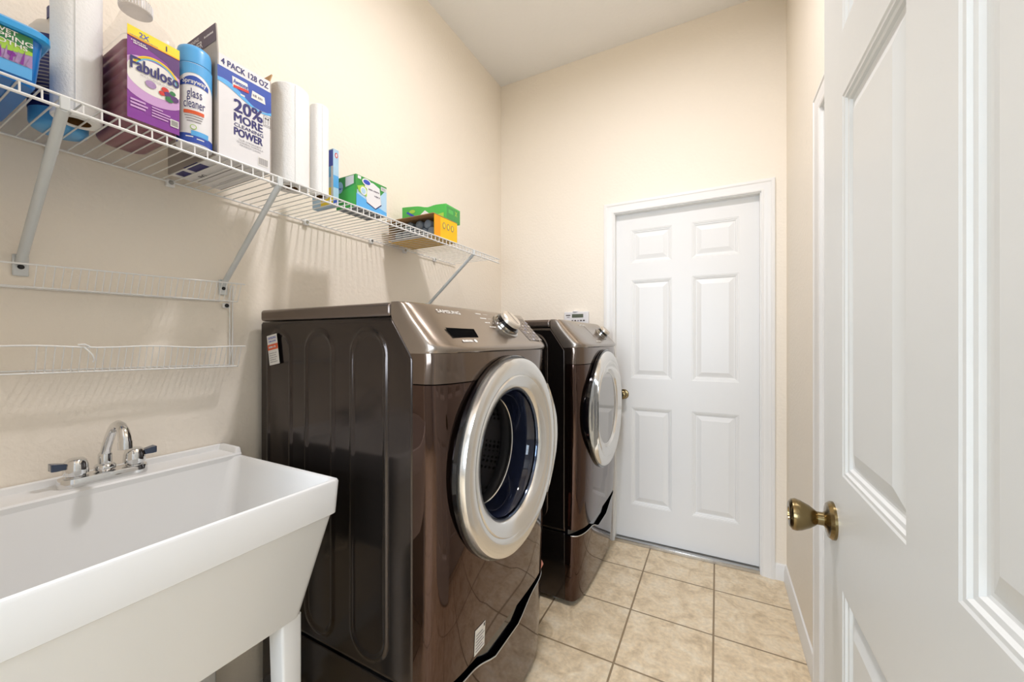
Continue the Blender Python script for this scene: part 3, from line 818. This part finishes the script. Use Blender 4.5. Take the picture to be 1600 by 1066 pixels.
for k in range(9):
    a = .03+.0115*k; b.ell(a, .040+.003*math.sin(k*2.1), .0055, .0045, mp, .0017, 'purple' if k % 2 else 'lavender', 10)
b.build('label', tub, fix=False)
# -- blue bottle at the back
bo = thing('cleaner_bottle', 'navy labelled bottle with pale blue base standing behind the nearest paper towel roll', 'bottle', (-1.265, .285, ZS))
c0 = (-1.268, .290, ZS)
MB().lathe([(.036, 0), (.041, .003), (.044, .010), (.044, .036)], c0, (0, 0, 1), 'sky_blue', 40).build('bottle_base', bo, smooth=True)
b = MB().lathe([(.0442, .036), (.0448, .038), (.0448, .185), (.0442, .187)], c0, (0, 0, 1), 'navy', 40)
mpc = lambda c, r, a00: (lambda a, b_, off: (c[0]+(r+off)*math.cos(a00+a/r), c[1]+(r+off)*math.sin(a00+a/r), c[2]+b_))
q = mpc(c0, .0448, -1.4)
for k in range(16): b.rect(0, .050-.006*(k % 3), .060+.0075*k, .0625+.0075*k, q, .0006, 'print_grey', 6)
b.build('label', bo, smooth=True, fix=False)
MB().lathe([(.044, .187), (.043, .205), (.034, .222), (.018, .232), (.016, .240)], c0, (0, 0, 1), 'milky', 40).build('bottle_shoulder', bo, smooth=True)
MB().lathe([(.018, .238), (.018, .262), (.016, .266), (0, .266)], c0, (0, 0, 1), 'navy', 28).build('cap', bo, smooth=True, ang=40)
# -- paper rolls
def roll(x, y, r, h, label, group, rc=.021):
    t = thing('paper_towel_roll', label, 'paper towel', (x, y, ZS), group)
    b = MB().lathe([(rc, .0), (r-.003, 0), (r, .003), (r, h-.003), (r-.003, h), (rc, h)], (x, y, ZS), (0, 0, 1), 'paper_towel', 56, False, False)
    b.tube([(x+r*math.cos(-.3)+.0008, y+r*math.sin(-.3), ZS+.004), (x+r*math.cos(-.3)+.0008, y+r*math.sin(-.3), ZS+h-.004)], .0009, 'paper_towel', 6)
    b.build('paper', t, smooth=True, ang=40)
    b = MB().lathe([(rc, .0005), (rc, h-.0005), (rc-.0012, h-.0005), (rc-.0012, .0005), (rc, .0005)], (x, y, ZS), (0, 0, 1), 'kraft_core', 40, False, False)
    b.build('core', t, smooth=True, ang=40)
roll(-1.172, .2925, .0368, .28, 'thin white paper towel roll between the wipes tub and the purple cleaner jug', 'upright white paper rolls on the wire shelf', .0205)
roll(-1.118, .712, .0500, .285, 'thick white paper towel roll right of the printed carton', 'upright white paper rolls on the wire shelf')
roll(-1.105, .7985, .0268, .28, 'slim white paper roll next to the thick roll, farthest along the shelf', 'upright white paper rolls on the wire shelf', .018)

# -- big purple cleaner jug
JX0, JX1, JY0, JY1 = -1.262, -1.078, .338, .430
jug = thing('cleaner_jug', 'large clear jug of purple floor cleaner with a purple label', 'jug', ((JX0+JX1)/2, (JY0+JY1)/2, ZS))
def jring(z, k=0., r=.022, q=0):
    return rrect(JX0+k+q, JX1-k-q, JY0+k+q, JY1-k-q, ZS+z, max(.003, r-k*.3-q), 6)
tabs = [(0, .012), (.004, .004), (.012, 0)]
z = .02; k = 0
while z < .178:
    tabs.append((z, 0)); tabs.append((z+.004, .0022)); tabs.append((z+.008, .0022)); tabs.append((z+.012, 0)); z += .0225
body = tabs
def jsec(z, f, cxy=((JX0+JX1)/2, (JY0+JY1)/2)):
    hx, hy = (JX1-JX0)/2*f+(1-f)*.0, (JY1-JY0)/2*f
    n = 24; e = 4.0-2.0*min(1, max(0, (1-f)*1.6))
    pts = []
    hx = (JX1-JX0)/2*f if f > .6 else .024+((JX1-JX0)/2*.6-.024)*max(0, (f-.2)/.4)
    hy = (JY1-JY0)/2*f if f > .6 else .024+((JY1-JY0)/2*.6-.024)*max(0, (f-.2)/.4)
    return rrect(cxy[0]-hx, cxy[0]+hx, cxy[1]-hy, cxy[1]+hy, ZS+z, min(hx, hy)*(.44 if f > .9 else .44+.55*min(1, (.9-f)/.5)), 6)
rs = [jring(z, k_) for z, k_ in body]+[jring(.186, 0), jring(.205, .0005), jsec(.222, .96), jsec(.238, .87), jsec(.254, .73), jsec(.270, .54), jsec(.282, .34), jsec(.290, .22), jsec(.298, .20)]
b = MB().rings(rs, 'clear_plastic', True, False)
b.build('bottle', jug, smooth=True, ang=50)
rs = [jring(z+.001, k_, q=.0015) for z, k_ in body if z < .176]+[jring(.178, 0, q=.0015)]
b = MB().rings(rs, 'purple_liquid'); b.build('liquid', jug, smooth=True, ang=50)
ccx = ((JX0+JX1)/2, (JY0+JY1)/2, ZS)
b = MB().lathe([(.022, .292), (.0285, .295), (.0285, .316), (.027, .319), (0, .320)], ccx, (0, 0, 1), 'milky', 36)
for k in range(36):
    a = 2*PI*k/36
    b.tube([(ccx[0]+.0287*math.cos(a), ccx[1]+.0287*math.sin(a), ZS+.297), (ccx[0]+.0287*math.cos(a), ccx[1]+.0287*math.sin(a), ZS+.315)], .0009, 'card_white', 4)
b.build('cap', jug, smooth=True, ang=50)
mp = (lambda a, b_, off: (JX1+.0006+off, JY0+.002+a*.94, ZS+b_))
b = MB().rect(0, .094, .012, .204, mp, 0, 'purple', 1, 1)
def clipell(ca, cb, ra, rb, off, c):
    b.poly([(min(.094, max(0, ca+ra*math.cos(2*PI*k/40))), cb+rb*math.sin(2*PI*k/40)) for k in range(40)], mp, off, c)
b.poly([(0, .1815), (.094, .1815), (.094, .120), (.070, .160), (.035, .172)], mp, .0002, 'purple_dark')
clipell(.046, .104, .068, .048, .0004, 'purple_pale')
clipell(.048, .112, .052, .036, .0006, 'print_white')
b.rect(0, .094, .182, .204, mp, .0006, 'yellow')
b.strip([(0, .1815), (.094, .1815)], [(0, .184), (.094, .184)], mp, .0009, 'orange_card')
for q_, (k_, c) in enumerate(((0, 'yellow'), (.0018, 'orange_card'), (.0036, 'lime'), (.0054, 'sky_blue'))):
    arc = lambda d: [(min(.094, .050+(.044-d)*math.cos(PI*(.04+.84*t/24))), .116+(.042-d)*math.sin(PI*(.04+.84*t/24))) for t in range(25)]
    b.strip(arc(k_+.002), arc(k_), mp, .0010+.0001*q_, c)
b.text('Fabuloso', mp, .005, .116, .025, .0024, 'print_navy', width=.087, bold=.03)
b.rect(.005, .022, .139, .142, mp, .0024, 'print_navy')
b.text('MULTI-PURPOSE CLEANER', mp, .022, .107, .0036, .0024, 'print_grey', width=.06)
for ca, cb, rr, c in ((.040, .098, .010, 'lavender'), (.066, .100, .007, 'red'), (.072, .092, .008, 'purple_dark'), (.080, .099, .006, 'green_dark'), (.084, .088, .008, 'purple_dark'), (.060, .090, .006, 'red'), (.074, .083, .008, 'green_dark')):
    b.ell(ca, cb, rr, rr*.8, mp, .0020+ca*.002, c, 12)
b.text('2X', mp, .020, .188, .010, .0012, 'label_blue', bold=.02).text('1', mp, .068, .187, .011, .0012, 'print_navy', bold=.03)
b.dash(.006, .174, .026, .0026, mp, .0012, 'print_white').dash(.010, .1695, .024, .0034, mp, .0012, 'print_white').dash(.004, .1845, .05, .0018, mp, .0012, 'print_grey')
for k, w in enumerate((.026, .030, .026)): b.rect(.005, .005+w, .050-.007*k, .054-.007*k, mp, .0012, 'purple_pale')
for k, w in enumerate((.020, .034, .036, .030)): b.rect(.042, .042+w, .050-.006*k, .0528-.006*k, mp, .0012, 'purple_pale')
b.rect(.076, .092, .026, .042, mp, .0014, 'print_white')
for k in range(6): b.rect(.078+.0022*k, .079+.0022*k, .028, .040, mp, .0018, 'print_black')
b.build('label', jug, fix=False)

# -- spray can
can = thing('spray_can', 'blue and white aerosol can of glass cleaner standing before the printed carton', 'aerosol can', (-1.098, .464, ZS))
cc = (-1.097, .4650, ZS); R_ = .0335
MB().lathe([(R_-.003, 0), (R_, .002), (R_, .186), (R_-.002, .189)], cc, (0, 0, 1), 'card_white', 48).build('can_body', can, smooth=True, ang=40)
MB().lathe([(R_-.0035, .189), (R_-.001, .191), (R_-.001, .220), (R_-.003, .229), (R_-.009, .234), (.012, .236), (0, .236)], cc, (0, 0, 1), 'sky_blue', 48).build('can_cap', can, smooth=True, ang=40)
q = lambda a, b_, off: (cc[0]+(R_+off)*math.cos(-.75+a/R_), cc[1]+(R_+off)*math.sin(-.75+a/R_), ZS+b_)
b = MB()
W_ = .052
b.rect(-.03, .06, .165, .187, q, .0004, 'sky_blue', 24, 2)
b.grid(lambda i, j: q(-.03+.09*i/24, (.165, .165-.026*max(0, abs(-.03+.09*i/24-.012)/.042)**2)[j], .0004), 24, 1, 'sky_blue')
b.grid(lambda i, j: q(-.016+.056*i/16, (.137-.004*(1-math.sin(PI*i/16)), .143+.015*math.sin(PI*i/16))[j], .0008), 16, 1, 'print_royal')
b.text('Sprayway', q, .012, .1400, .0105, .0012, 'print_white', width=.044, bold=.02, align='C')
b.text('glass', q, .012, .108, .021, .0008, 'print_navy', width=.028, align='C')
b.text('cleaner', q, .012, .084, .021, .0008, 'print_navy', width=.040, align='C')
b.rect(-.008, .030, .070, .078, q, .0010, 'label_orange', 10)
for k in range(3): b.rect(-.006+.002*k, .028-.002*k, .064-.006*k, .0662-.006*k, q, .0008, 'print_grey', 8)
b.ell(.010, .040, .006, .006, q, .0008, 'lime', 16).ell(.010, .040, .0045, .0045, q, .0011, 'card_white', 16)
b.grid(lambda i, j: q(-.03+.09*i/24, (.004, .026-.005*i/24)[j], .0006), 24, 1, 'print_royal')
b.grid(lambda i, j: q(.006+.034*i/12, (.021-.001*i/12, .030-.001*i)[j] if j == 0 else .032, .0008), 12, 1, 'sky_blue')
for k in range(2): b.rect(-.004+.02*k, .010+.02*k, .016-.003*k, .0185-.003*k, q, .0010, 'print_white', 4)
b.build('label', can, fix=False)

# -- printed carton of bottles
BX0, BX1, BY0, BY1, BH = -1.322, -1.069, .500, .628, .247
ZS += .0012
cart = thing('cardboard_carton', 'white and blue printed carton with open flaps on the wire shelf', 'carton', ((BX0+BX1)/2, (BY0+BY1)/2, ZS))
b = MB()
w = .003
b.box(BX0, BX1, BY0, BY0+w, ZS, ZS+BH, 'card_grey').box(BX0, BX1, BY1-w, BY1, ZS, ZS+BH, 'card_grey')
b.box(BX0, BX0+w, BY0+w, BY1-w, ZS, ZS+BH, 'card_white').box(BX1-w, BX1, BY0+w, BY1-w, ZS, ZS+BH, 'card_white').box(BX0+w, BX1-w, BY0+w, BY1-w, ZS, ZS+w, 'card_white')
b.build('carton_body', cart)
b = MB()
b.add([(BX0, BY0, ZS+BH), (BX1, BY0, ZS+BH), (BX1, BY0-.004, ZS+BH+.066), (BX0+.01, BY0-.004, ZS+BH+.064),
       (BX0, BY0+w, ZS+BH), (BX1, BY0+w, ZS+BH), (BX1, BY0-.001, ZS+BH+.066), (BX0+.01, BY0-.001, ZS+BH+.064)],
      [(0, 1, 2, 3), (7, 6, 5, 4), (1, 5, 6, 2), (3, 2, 6, 7), (0, 3, 7, 4)], 'card_grey')
mf = lambda a, b_, off: (BX0+a, BY0-.004*b_/.066-.0004-off, ZS+BH+b_)
b.poly([(.012, .026), (.2535, .026), (.2535, .0655), (.012, .0635)], mf, .0004, 'card_slate')
b.text('POWER', mf, .115, .030, .016, .0008, 'card_white', width=.075, bold=.02).text('CLEANING', mf, .115, .050, .008, .0008, 'card_white', width=.06, bold=.02).dash(.200, .046, .042, .005, mf, .0008, 'card_white')
b.build('side_flap', cart, fix=False)
b = MB()
b.add([(BX1-.006, BY1, ZS+BH), (BX1-.075, BY1, ZS+BH), (BX1-.065, BY1+.012, ZS+BH+.030), (BX1-.030, BY1+.022, ZS+BH+.042)], [(0, 1, 2, 3)], 'kraft')
o = b.build('corner_flap', cart); md = o.modifiers.new('s', 'SOLIDIFY'); md.thickness = .003
b = MB()
b.add([(BX0, BY0+.01, ZS+BH), (BX0, BY1-.005, ZS+BH), (BX0+.02, BY1-.01, ZS+BH+.03), (BX0+.02, BY0+.02, ZS+BH+.03)], [(0, 1, 2, 3)], 'card_grey')
o = b.build('rear_flap', cart); md = o.modifiers.new('s', 'SOLIDIFY'); md.thickness = .003
mp = plane_x(BX1+.0004, BY0, ZS); BW = BY1-BY0
b = MB()
up_ = [(BW*i/12, BH-.030) for i in range(13)]
dn_ = [(BW*i/12, BH-.076+.014*math.cos(PI*i/12*1.3)-.002*(i/12)) for i in range(13)]
b.strip(dn_, up_, mp, 0, 'print_royal')
dn2 = [(p[0], p[1]-.006) for p in dn_]; dn3 = [(p[0], p[1]+.003+.005*math.sin(i*.5)) for i, p in enumerate(dn_)]
b.strip(dn2, dn3, mp, .0003, 'sky_blue')
b.text('4 PACK 128 OZ', mp, BW/2, BH-.023, .0145, .0003, 'print_navy', width=.112, bold=.03, align='C')
b.poly([(BW*.26, BH-.066), (BW*.55, BH-.062), (BW*.53, BH-.040), (BW*.25, BH-.040)], mp, .0006, 'print_white')
b.poly([(BW*.27, BH-.067), (BW*.56, BH-.063), (BW*.55, BH-.056), (BW*.27, BH-.060)], mp, .0008, 'red')
b.text('Awesome', mp, BW*.40, BH-.056, .012, .0011, 'print_royal', width=.034, bold=.02, align='C', slant=.2)
b.poly([(BW*.60, BH-.070), (BW*.88, BH-.070), (BW*.86, BH-.052), (BW*.62, BH-.050)], mp, .0006, 'print_white').dash(BW*.63, BH-.064, .028, .007, mp, .0009, 'print_grey')
b.rect(BW*.40, BW*.48, BH-.078, BH-.074, mp, .0006, 'print_white')
b.text('20%', mp, .037, .124, .030, .0003, 'print_navy', width=.068, bold=.045)
b.text('MORE', mp, .037, .099, .020, .0003, 'print_navy', width=.068, bold=.045)
b.text('CLEANING', mp, .037, .086, .0085, .0003, 'print_navy', width=.070, bold=.02)
b.text('POWER', mp, .037, .064, .0185, .0003, 'print_navy', width=.068, bold=.045)
for k, (t, w_) in enumerate((('OUR STRONGEST', .056), ('CLEANING FORMULA', .064), ('FOR EVERYDAY CLEANING', .050))):
    b.text(t, mp, .075, .054-.0065*k, .0042, .0003, 'print_grey', width=w_, align='C')
b.rect(BW-.034, BW-.008, .010, .032, mp, .0003, 'print_white')
for k in range(9): b.rect(BW-.032+.0026*k, BW-.0305+.0026*k, .013, .030, mp, .0006, 'print_grey')
x0, z0 = BW-.020, .120
for p in ((0, .018, 0, .0008), (0, .018, .0272, .028), (0, .0008, 0, .028), (.0172, .018, 0, .028), (.0052, .0062, .007, .021), (.0115, .0125, .007, .021), (.003, .0085, .0035, .0045), (.0095, .015, .0035, .0045)):
    b.rect(x0+p[0], x0+p[1], z0+p[2], z0+p[3], mp, .0003, 'print_dark')
for q_ in (.0057, .012): b.poly([(x0+q_-.003, z0+.020), (x0+q_+.003, z0+.020), (x0+q_, z0+.025)], mp, .0003, 'print_dark')
b.build('front_print', cart, fix=False)
mb_ = lambda a, b_, off: (BX1-a, BY0+b_, ZS-.0002-off)
b = MB().rect(.10, .17, .0, .030, mb_, 0, 'print_navy').rect(.19, .235, .006, .030, mb_, 0, 'print_navy')
b.text('LA6', mb_, .17, .045, .014, 0, 'print_black', width=.03, bold=.02)
b.rect(.01, .24, .063, .065, mb_, 0, 'print_dark').rect(.03, .20, .098, .0988, mb_, 0, 'print_dark')
b.build('base_print', cart, fix=False)

ZS -= .0012
# -- thin blue box
o = thing('cleaning_box', 'narrow upright blue and yellow box behind the slim paper roll', 'box', (-1.18, .876, ZS))
b = MB().box(-1.235, -1.128, .866, .888, ZS, ZS+.188, 'pale_blue'); b.build('box_body', o, bevel=.001)
mp = plane_y(.866, -1.235, ZS)
b = MB().rect(.045, .107, .130, .184, mp, .0004, 'label_blue').rect(.045, .107, .095, .130, mp, .0004, 'sky_blue').rect(.045, .107, .004, .060, mp, .0004, 'yellow')
b.rect(.098, .107, .03, .130, mp, .0008, 'card_white')
m2 = plane_x(-1.128, .866, ZS)
b.rect(.001, .021, .06, .10, m2, .0004, 'sky_blue').rect(.001, .021, 0, .02, m2, .0004, 'print_royal').ell(.012, .168, .006, .009, m2, .0004, 'red', 12).ell(.012, .168, .003, .006, m2, .0008, 'card_white', 12)
b.build('box_print', o, fix=False)

# -- green and blue box of dryer sheets
gb = thing('pad_box', 'green white and pale blue cardboard box right of the slim paper roll', 'box', (-1.12, .98, ZS))
GX0, GX1, GY0, GY1, GH = -1.166, -1.070, .909, 1.046, .109
MB().box(GX0, GX1, GY0, GY1, ZS, ZS+GH, 'green_card').build('box_body', gb, bevel=.0012)
mp = plane_x(GX1, GY0, ZS); b = MB(); GW = GY1-GY0
b.poly([(.004, .001), (GW-.001, .001), (GW-.001, .100), (.10, .060), (.004, .058)], mp, .0004, 'pale_blue')
b.poly([(.001, .001), (GW-.001, .001), (GW-.001, .015), (.06, .03), (.001, .045)], mp, .0007, 'sky_blue')
b.poly([(.037, .090), (.070, .096), (.103, .086), (.111, .033), (.084, .0115), (.044, .024)], mp, .0010, 'navy')
b.poly([(.036, .0945), (.072, .101), (.102, .0914), (.1096, .0366), (.083, .0151), (.045, .0273), (.035, .06)], mp, .0013, 'card_white')
b.poly([(.004, .070), (.030, .080), (.046, .072), (.044, .044), (.010, .052)], mp, .0015, 'lime')
b.ell(.030, .060, .013, .014, mp, .0018, 'print_white').ell(.030, .060, .009, .010, mp, .0021, 'pale_blue')
b.ell(.044, .094, .020, .012, mp, .0018, 'print_white').ell(.044, .094, .015, .008, mp, .0021, 'label_blue')
b.dash(.052, .072, .050, .0050, mp, .0017, 'card_slate').dash(.078, .055, .024, .006, mp, .0017, 'card_slate')
b.rect(.006, .020, .096, .106, mp, .0012, 'card_white').rect(.108, .134, .088, .102, mp, .0014, 'card_white')
for k in range(6): b.rect(.110+.0035*k, .1115+.0035*k, .090, .100, mp, .0018, 'print_grey')
mp = plane_y(GY0, GX0, ZS)
b.poly([(.045, .072), (.045, .106), (.086, .106), (.086, .078)], mp, .0005, 'card_white')
b.poly([(0, .0), (.096, 0), (.096, .074), (.045, .064), (0, .052)], mp, .0008, 'green_bright')
b.ell(.018, .074, .016, .020, mp, .0010, 'pale_blue')
b.dash(.008, .066, .022, .008, mp, .0014, 'label_blue')
b.build('box_print', gb, fix=False)
mu = lambda a, b_, off: (GX1-a, GY0+b_, ZS-.0004-off)
MB().rect(.002, .094, .002, .135, mu, 0, 'grey_bag').build('box_base', gb, fix=False)

# -- open yellow box of rolled bags
YX0, YX1, YY0, YY1, YH = -1.335, -1.070, 1.318, 1.482, .092
yb = thing('bag_box', 'open yellow cardboard box of rolled bags near the far end of the shelf', 'box', (-1.2, 1.4, ZS))
b = MB(); w = .0025
b.box(YX0, YX1, YY0, YY1, ZS, ZS+w, 'yellow_card')
b.box(YX1-w, YX1, YY0, YY1, ZS+w, ZS+YH, 'yellow_card').box(YX0, YX0+w, YY0, YY1, ZS+w, ZS+YH, 'kraft').box(YX0+w, YX1-w, YY1-w, YY1, ZS+w, ZS+YH, 'kraft')
b.box(YX1-.0005, YX1+.0008, YY0, YY0+.040, ZS, ZS+YH, 'orange_card')
b.build('box_body', yb)
b = MB()
b.add([(YX0, YY0-.02, ZS+YH-.004), (YX1, YY0-.006, ZS+YH+.002), (YX1, YY1, ZS+YH+.001), (YX0, YY1, ZS+YH+.001), (YX0, YY0-.02, ZS+YH-.001), (YX1, YY0-.006, ZS+YH+.0045), (YX1, YY1, ZS+YH+.0035), (YX0, YY1, ZS+YH+.0035)],
      [(3, 2, 1, 0), (4, 5, 6, 7), (0, 1, 5, 4), (1, 2, 6, 5), (2, 3, 7, 6), (3, 0, 4, 7)], 'kraft')
b.build('top_flap', yb)
b = MB().box(YX0+.02, YX1-.003, YY0-.016, YY0, ZS-.0005+.001, ZS+.004, 'card_white'); b.build('lower_flap', yb)
mp = plane_x(YX1+.0004, YY0, ZS); b = MB()
for k in range(3): b.ell(.066+.030*k, .058, .011, .015, mp, .0004, 'kraft', 16).ell(.066+.030*k, .058, .006, .010, mp, .0008, 'yellow', 16)
b.build('box_print', yb, fix=False)
rolls = [(-1.105, .026, .022), (-1.150, .026, .022), (-1.197, .026, .022), (-1.245, .026, .022), (-1.292, .026, .022), (-1.128, .062, .020), (-1.176, .064, .020), (-1.225, .063, .020)]
src = None
for x, z, r in rolls:
    if src is None:
        b = MB().lathe([(.004, 0), (.018, 0), (.022, .004), (.022, .116), (.018, .120), (.004, .120)], (x, YY0+.018, ZS+z), (0, 1, 0), 'grey_bag', 20)
        src = b.build('bag_roll', smooth=True, ang=50); src['_o'] = 0
        del src['_o']
        base = Vector((x, YY0+.018, ZS+z))
        for v in src.data.vertices: v.co -= base
        src.location = base; o = src
    else:
        o = src.copy(); COL.objects.link(o); o.location = (x, YY0+.018+random.uniform(-.006, .006), ZS+z); o.scale = (r/.022, 1, r/.022)
    tag(o, 'grey rolled plastic bags packed in the open yellow box', 'bag roll', 'rolled grey bags in the yellow box')

# -- green box lying on the yellow box
gx = thing('foil_box', 'long creased green box lying on top of the yellow box', 'box', (-1.19, 1.44, ZS+YH+.004))
A = Vector((-1.305, 1.372)); B_ = Vector((-1.074, 1.404)); Dv = Vector((-.006, .116))
ZG = ZS+YH+.0042
b = MB(); NL = 14
def gsec(k):
    t = k/NL; p = A.lerp(B_, t); dent = .012*math.exp(-((t-.55)/.12)**2)
    h = .068+.008*(1-t)-dent*.6
    off = Vector((.0, .006*math.exp(-((t-.6)/.15)**2)))
    p0 = p+off; p1 = p+Dv
    return [(p.x, p.y, ZG), (p1.x, p1.y, ZG), (p1.x, p1.y, ZG+h), (p0.x, p0.y, ZG+h)]
b.rings([gsec(k) for k in range(NL+1)], 'green_bright')
b.build('box_body', gx, bevel=.0015)
def mg(a, b_, off):
    t = a; p = A.lerp(B_, t); dent = .012*math.exp(-((t-.55)/.12)**2); q = b_
    n_ = Vector((.14, -.99))
    return (p.x+n_.x*off, p.y+.006*math.exp(-((t-.6)/.15)**2)*q/.07+n_.y*off, ZG+q)
b = MB()
b.grid(lambda i, j: mg(.02+.93*i/12, (.001, .020-.010*math.sin(i*.35))[j], .0008), 12, 1, 'lime')
b.poly([(.10, .046), (.13, .052), (.40, .016), (.34, .012)], mg, .0012, 'label_blue').poly([(.42, .030), (.52, .050), (.66, .026), (.60, .010)], mg, .0012, 'card_white').poly([(.36, .020), (.46, .026), (.50, .012), (.40, .010)], mg, .0014, 'label_blue')
b.ell(.24, .050, .07, .008, mg, .0012, 'lime', 12)
u_ = Dv.normalized()
me_ = lambda a, b_, off: (B_.x+u_.x*a+off, B_.y+u_.y*a+off*.12, ZG+b_)
b.rect(.004, .112, .004, .060, me_, .0008, 'green_card').rect(.018, .055, .030, .048, me_, .0012, 'green_bright')
b.text('X', me_, .070, .030, .022, .0014, 'lime', width=.018, bold=.03)
b.build('box_print', gx, fix=False)

# ================================================================== KEYPAD ON THE END WALL
kp = thing('alarm_keypad', 'white wall keypad with a small grey display above the dryer', 'keypad', (-.80, YB, 1.36))
b = MB().box(-.885, -.722, YB-.024, YB-.0005, 1.300, 1.424, 'card_white'); b.build('keypad_body', kp, bevel=.006, seg=3)
mp = plane_y(YB-.0245, -.885, 1.300)
MB().rect(.055, .130, .085, .108, mp, .0008, 'lcd').build('display', kp, fix=False)
for r in range(3):
    for c in range(5): MB().rect(.052+.019*c, .064+.019*c, .062-.02*r, .070-.02*r, mp, .001, 'print_dark' if c != 2 else 'print_grey').build('button', kp, fix=False)
b = MB()
b.rect(.014, .044, .098, .104, mp, .0008, 'print_dark').rect(.020, .040, .086, .090, mp, .0008, 'print_grey')
b.build('keypad_print', kp, fix=False)
MB().lathe([(.020, 0), (.018, .006), (0, .007)], (-.81, YB-.012, 1.423), (0, 0, 1), 'card_white', 24).build('hood', kp, smooth=True)

# ================================================================== RECESSED LAMP AND ADDED FILL LAMP
t = thing('recessed_lamp', 'round white recessed lamp in the laundry room ceiling', 'lamp', (-.30, 1.08, ZC))
MB().lathe([(.085, -.001), (.085, -.03), (.100, -.03), (.108, -.012), (.110, -.001)], (-.30, 1.08, ZC), (0, 0, 1), 'white_trim', 40, False, False).build('lamp_trim', t, smooth=True)
t = thing('added_fill_lamp', 'added unseen round white lamp giving fill light from outside the doorway', 'lamp', (-.72, -1.3, ZC))  # fixture added to go with the hall fill light
MB().lathe([(.14, 0), (.14, -.02), (.11, -.03), (.03, -.032), (.0, -.032)], (-.72, -1.3, ZC-.0005), (0, 0, 1), 'white_trim', 40).build('fill_lamp_base', t, smooth=True)
MB().lathe([(.125, -.030), (.115, -.04), (.08, -.05), (.03, -.055), (0, -.056)], (-.72, -1.3, ZC), (0, 0, 1), 'fill_lamp_glow', 40, False, True).build('fill_lamp_shade', t, smooth=True)
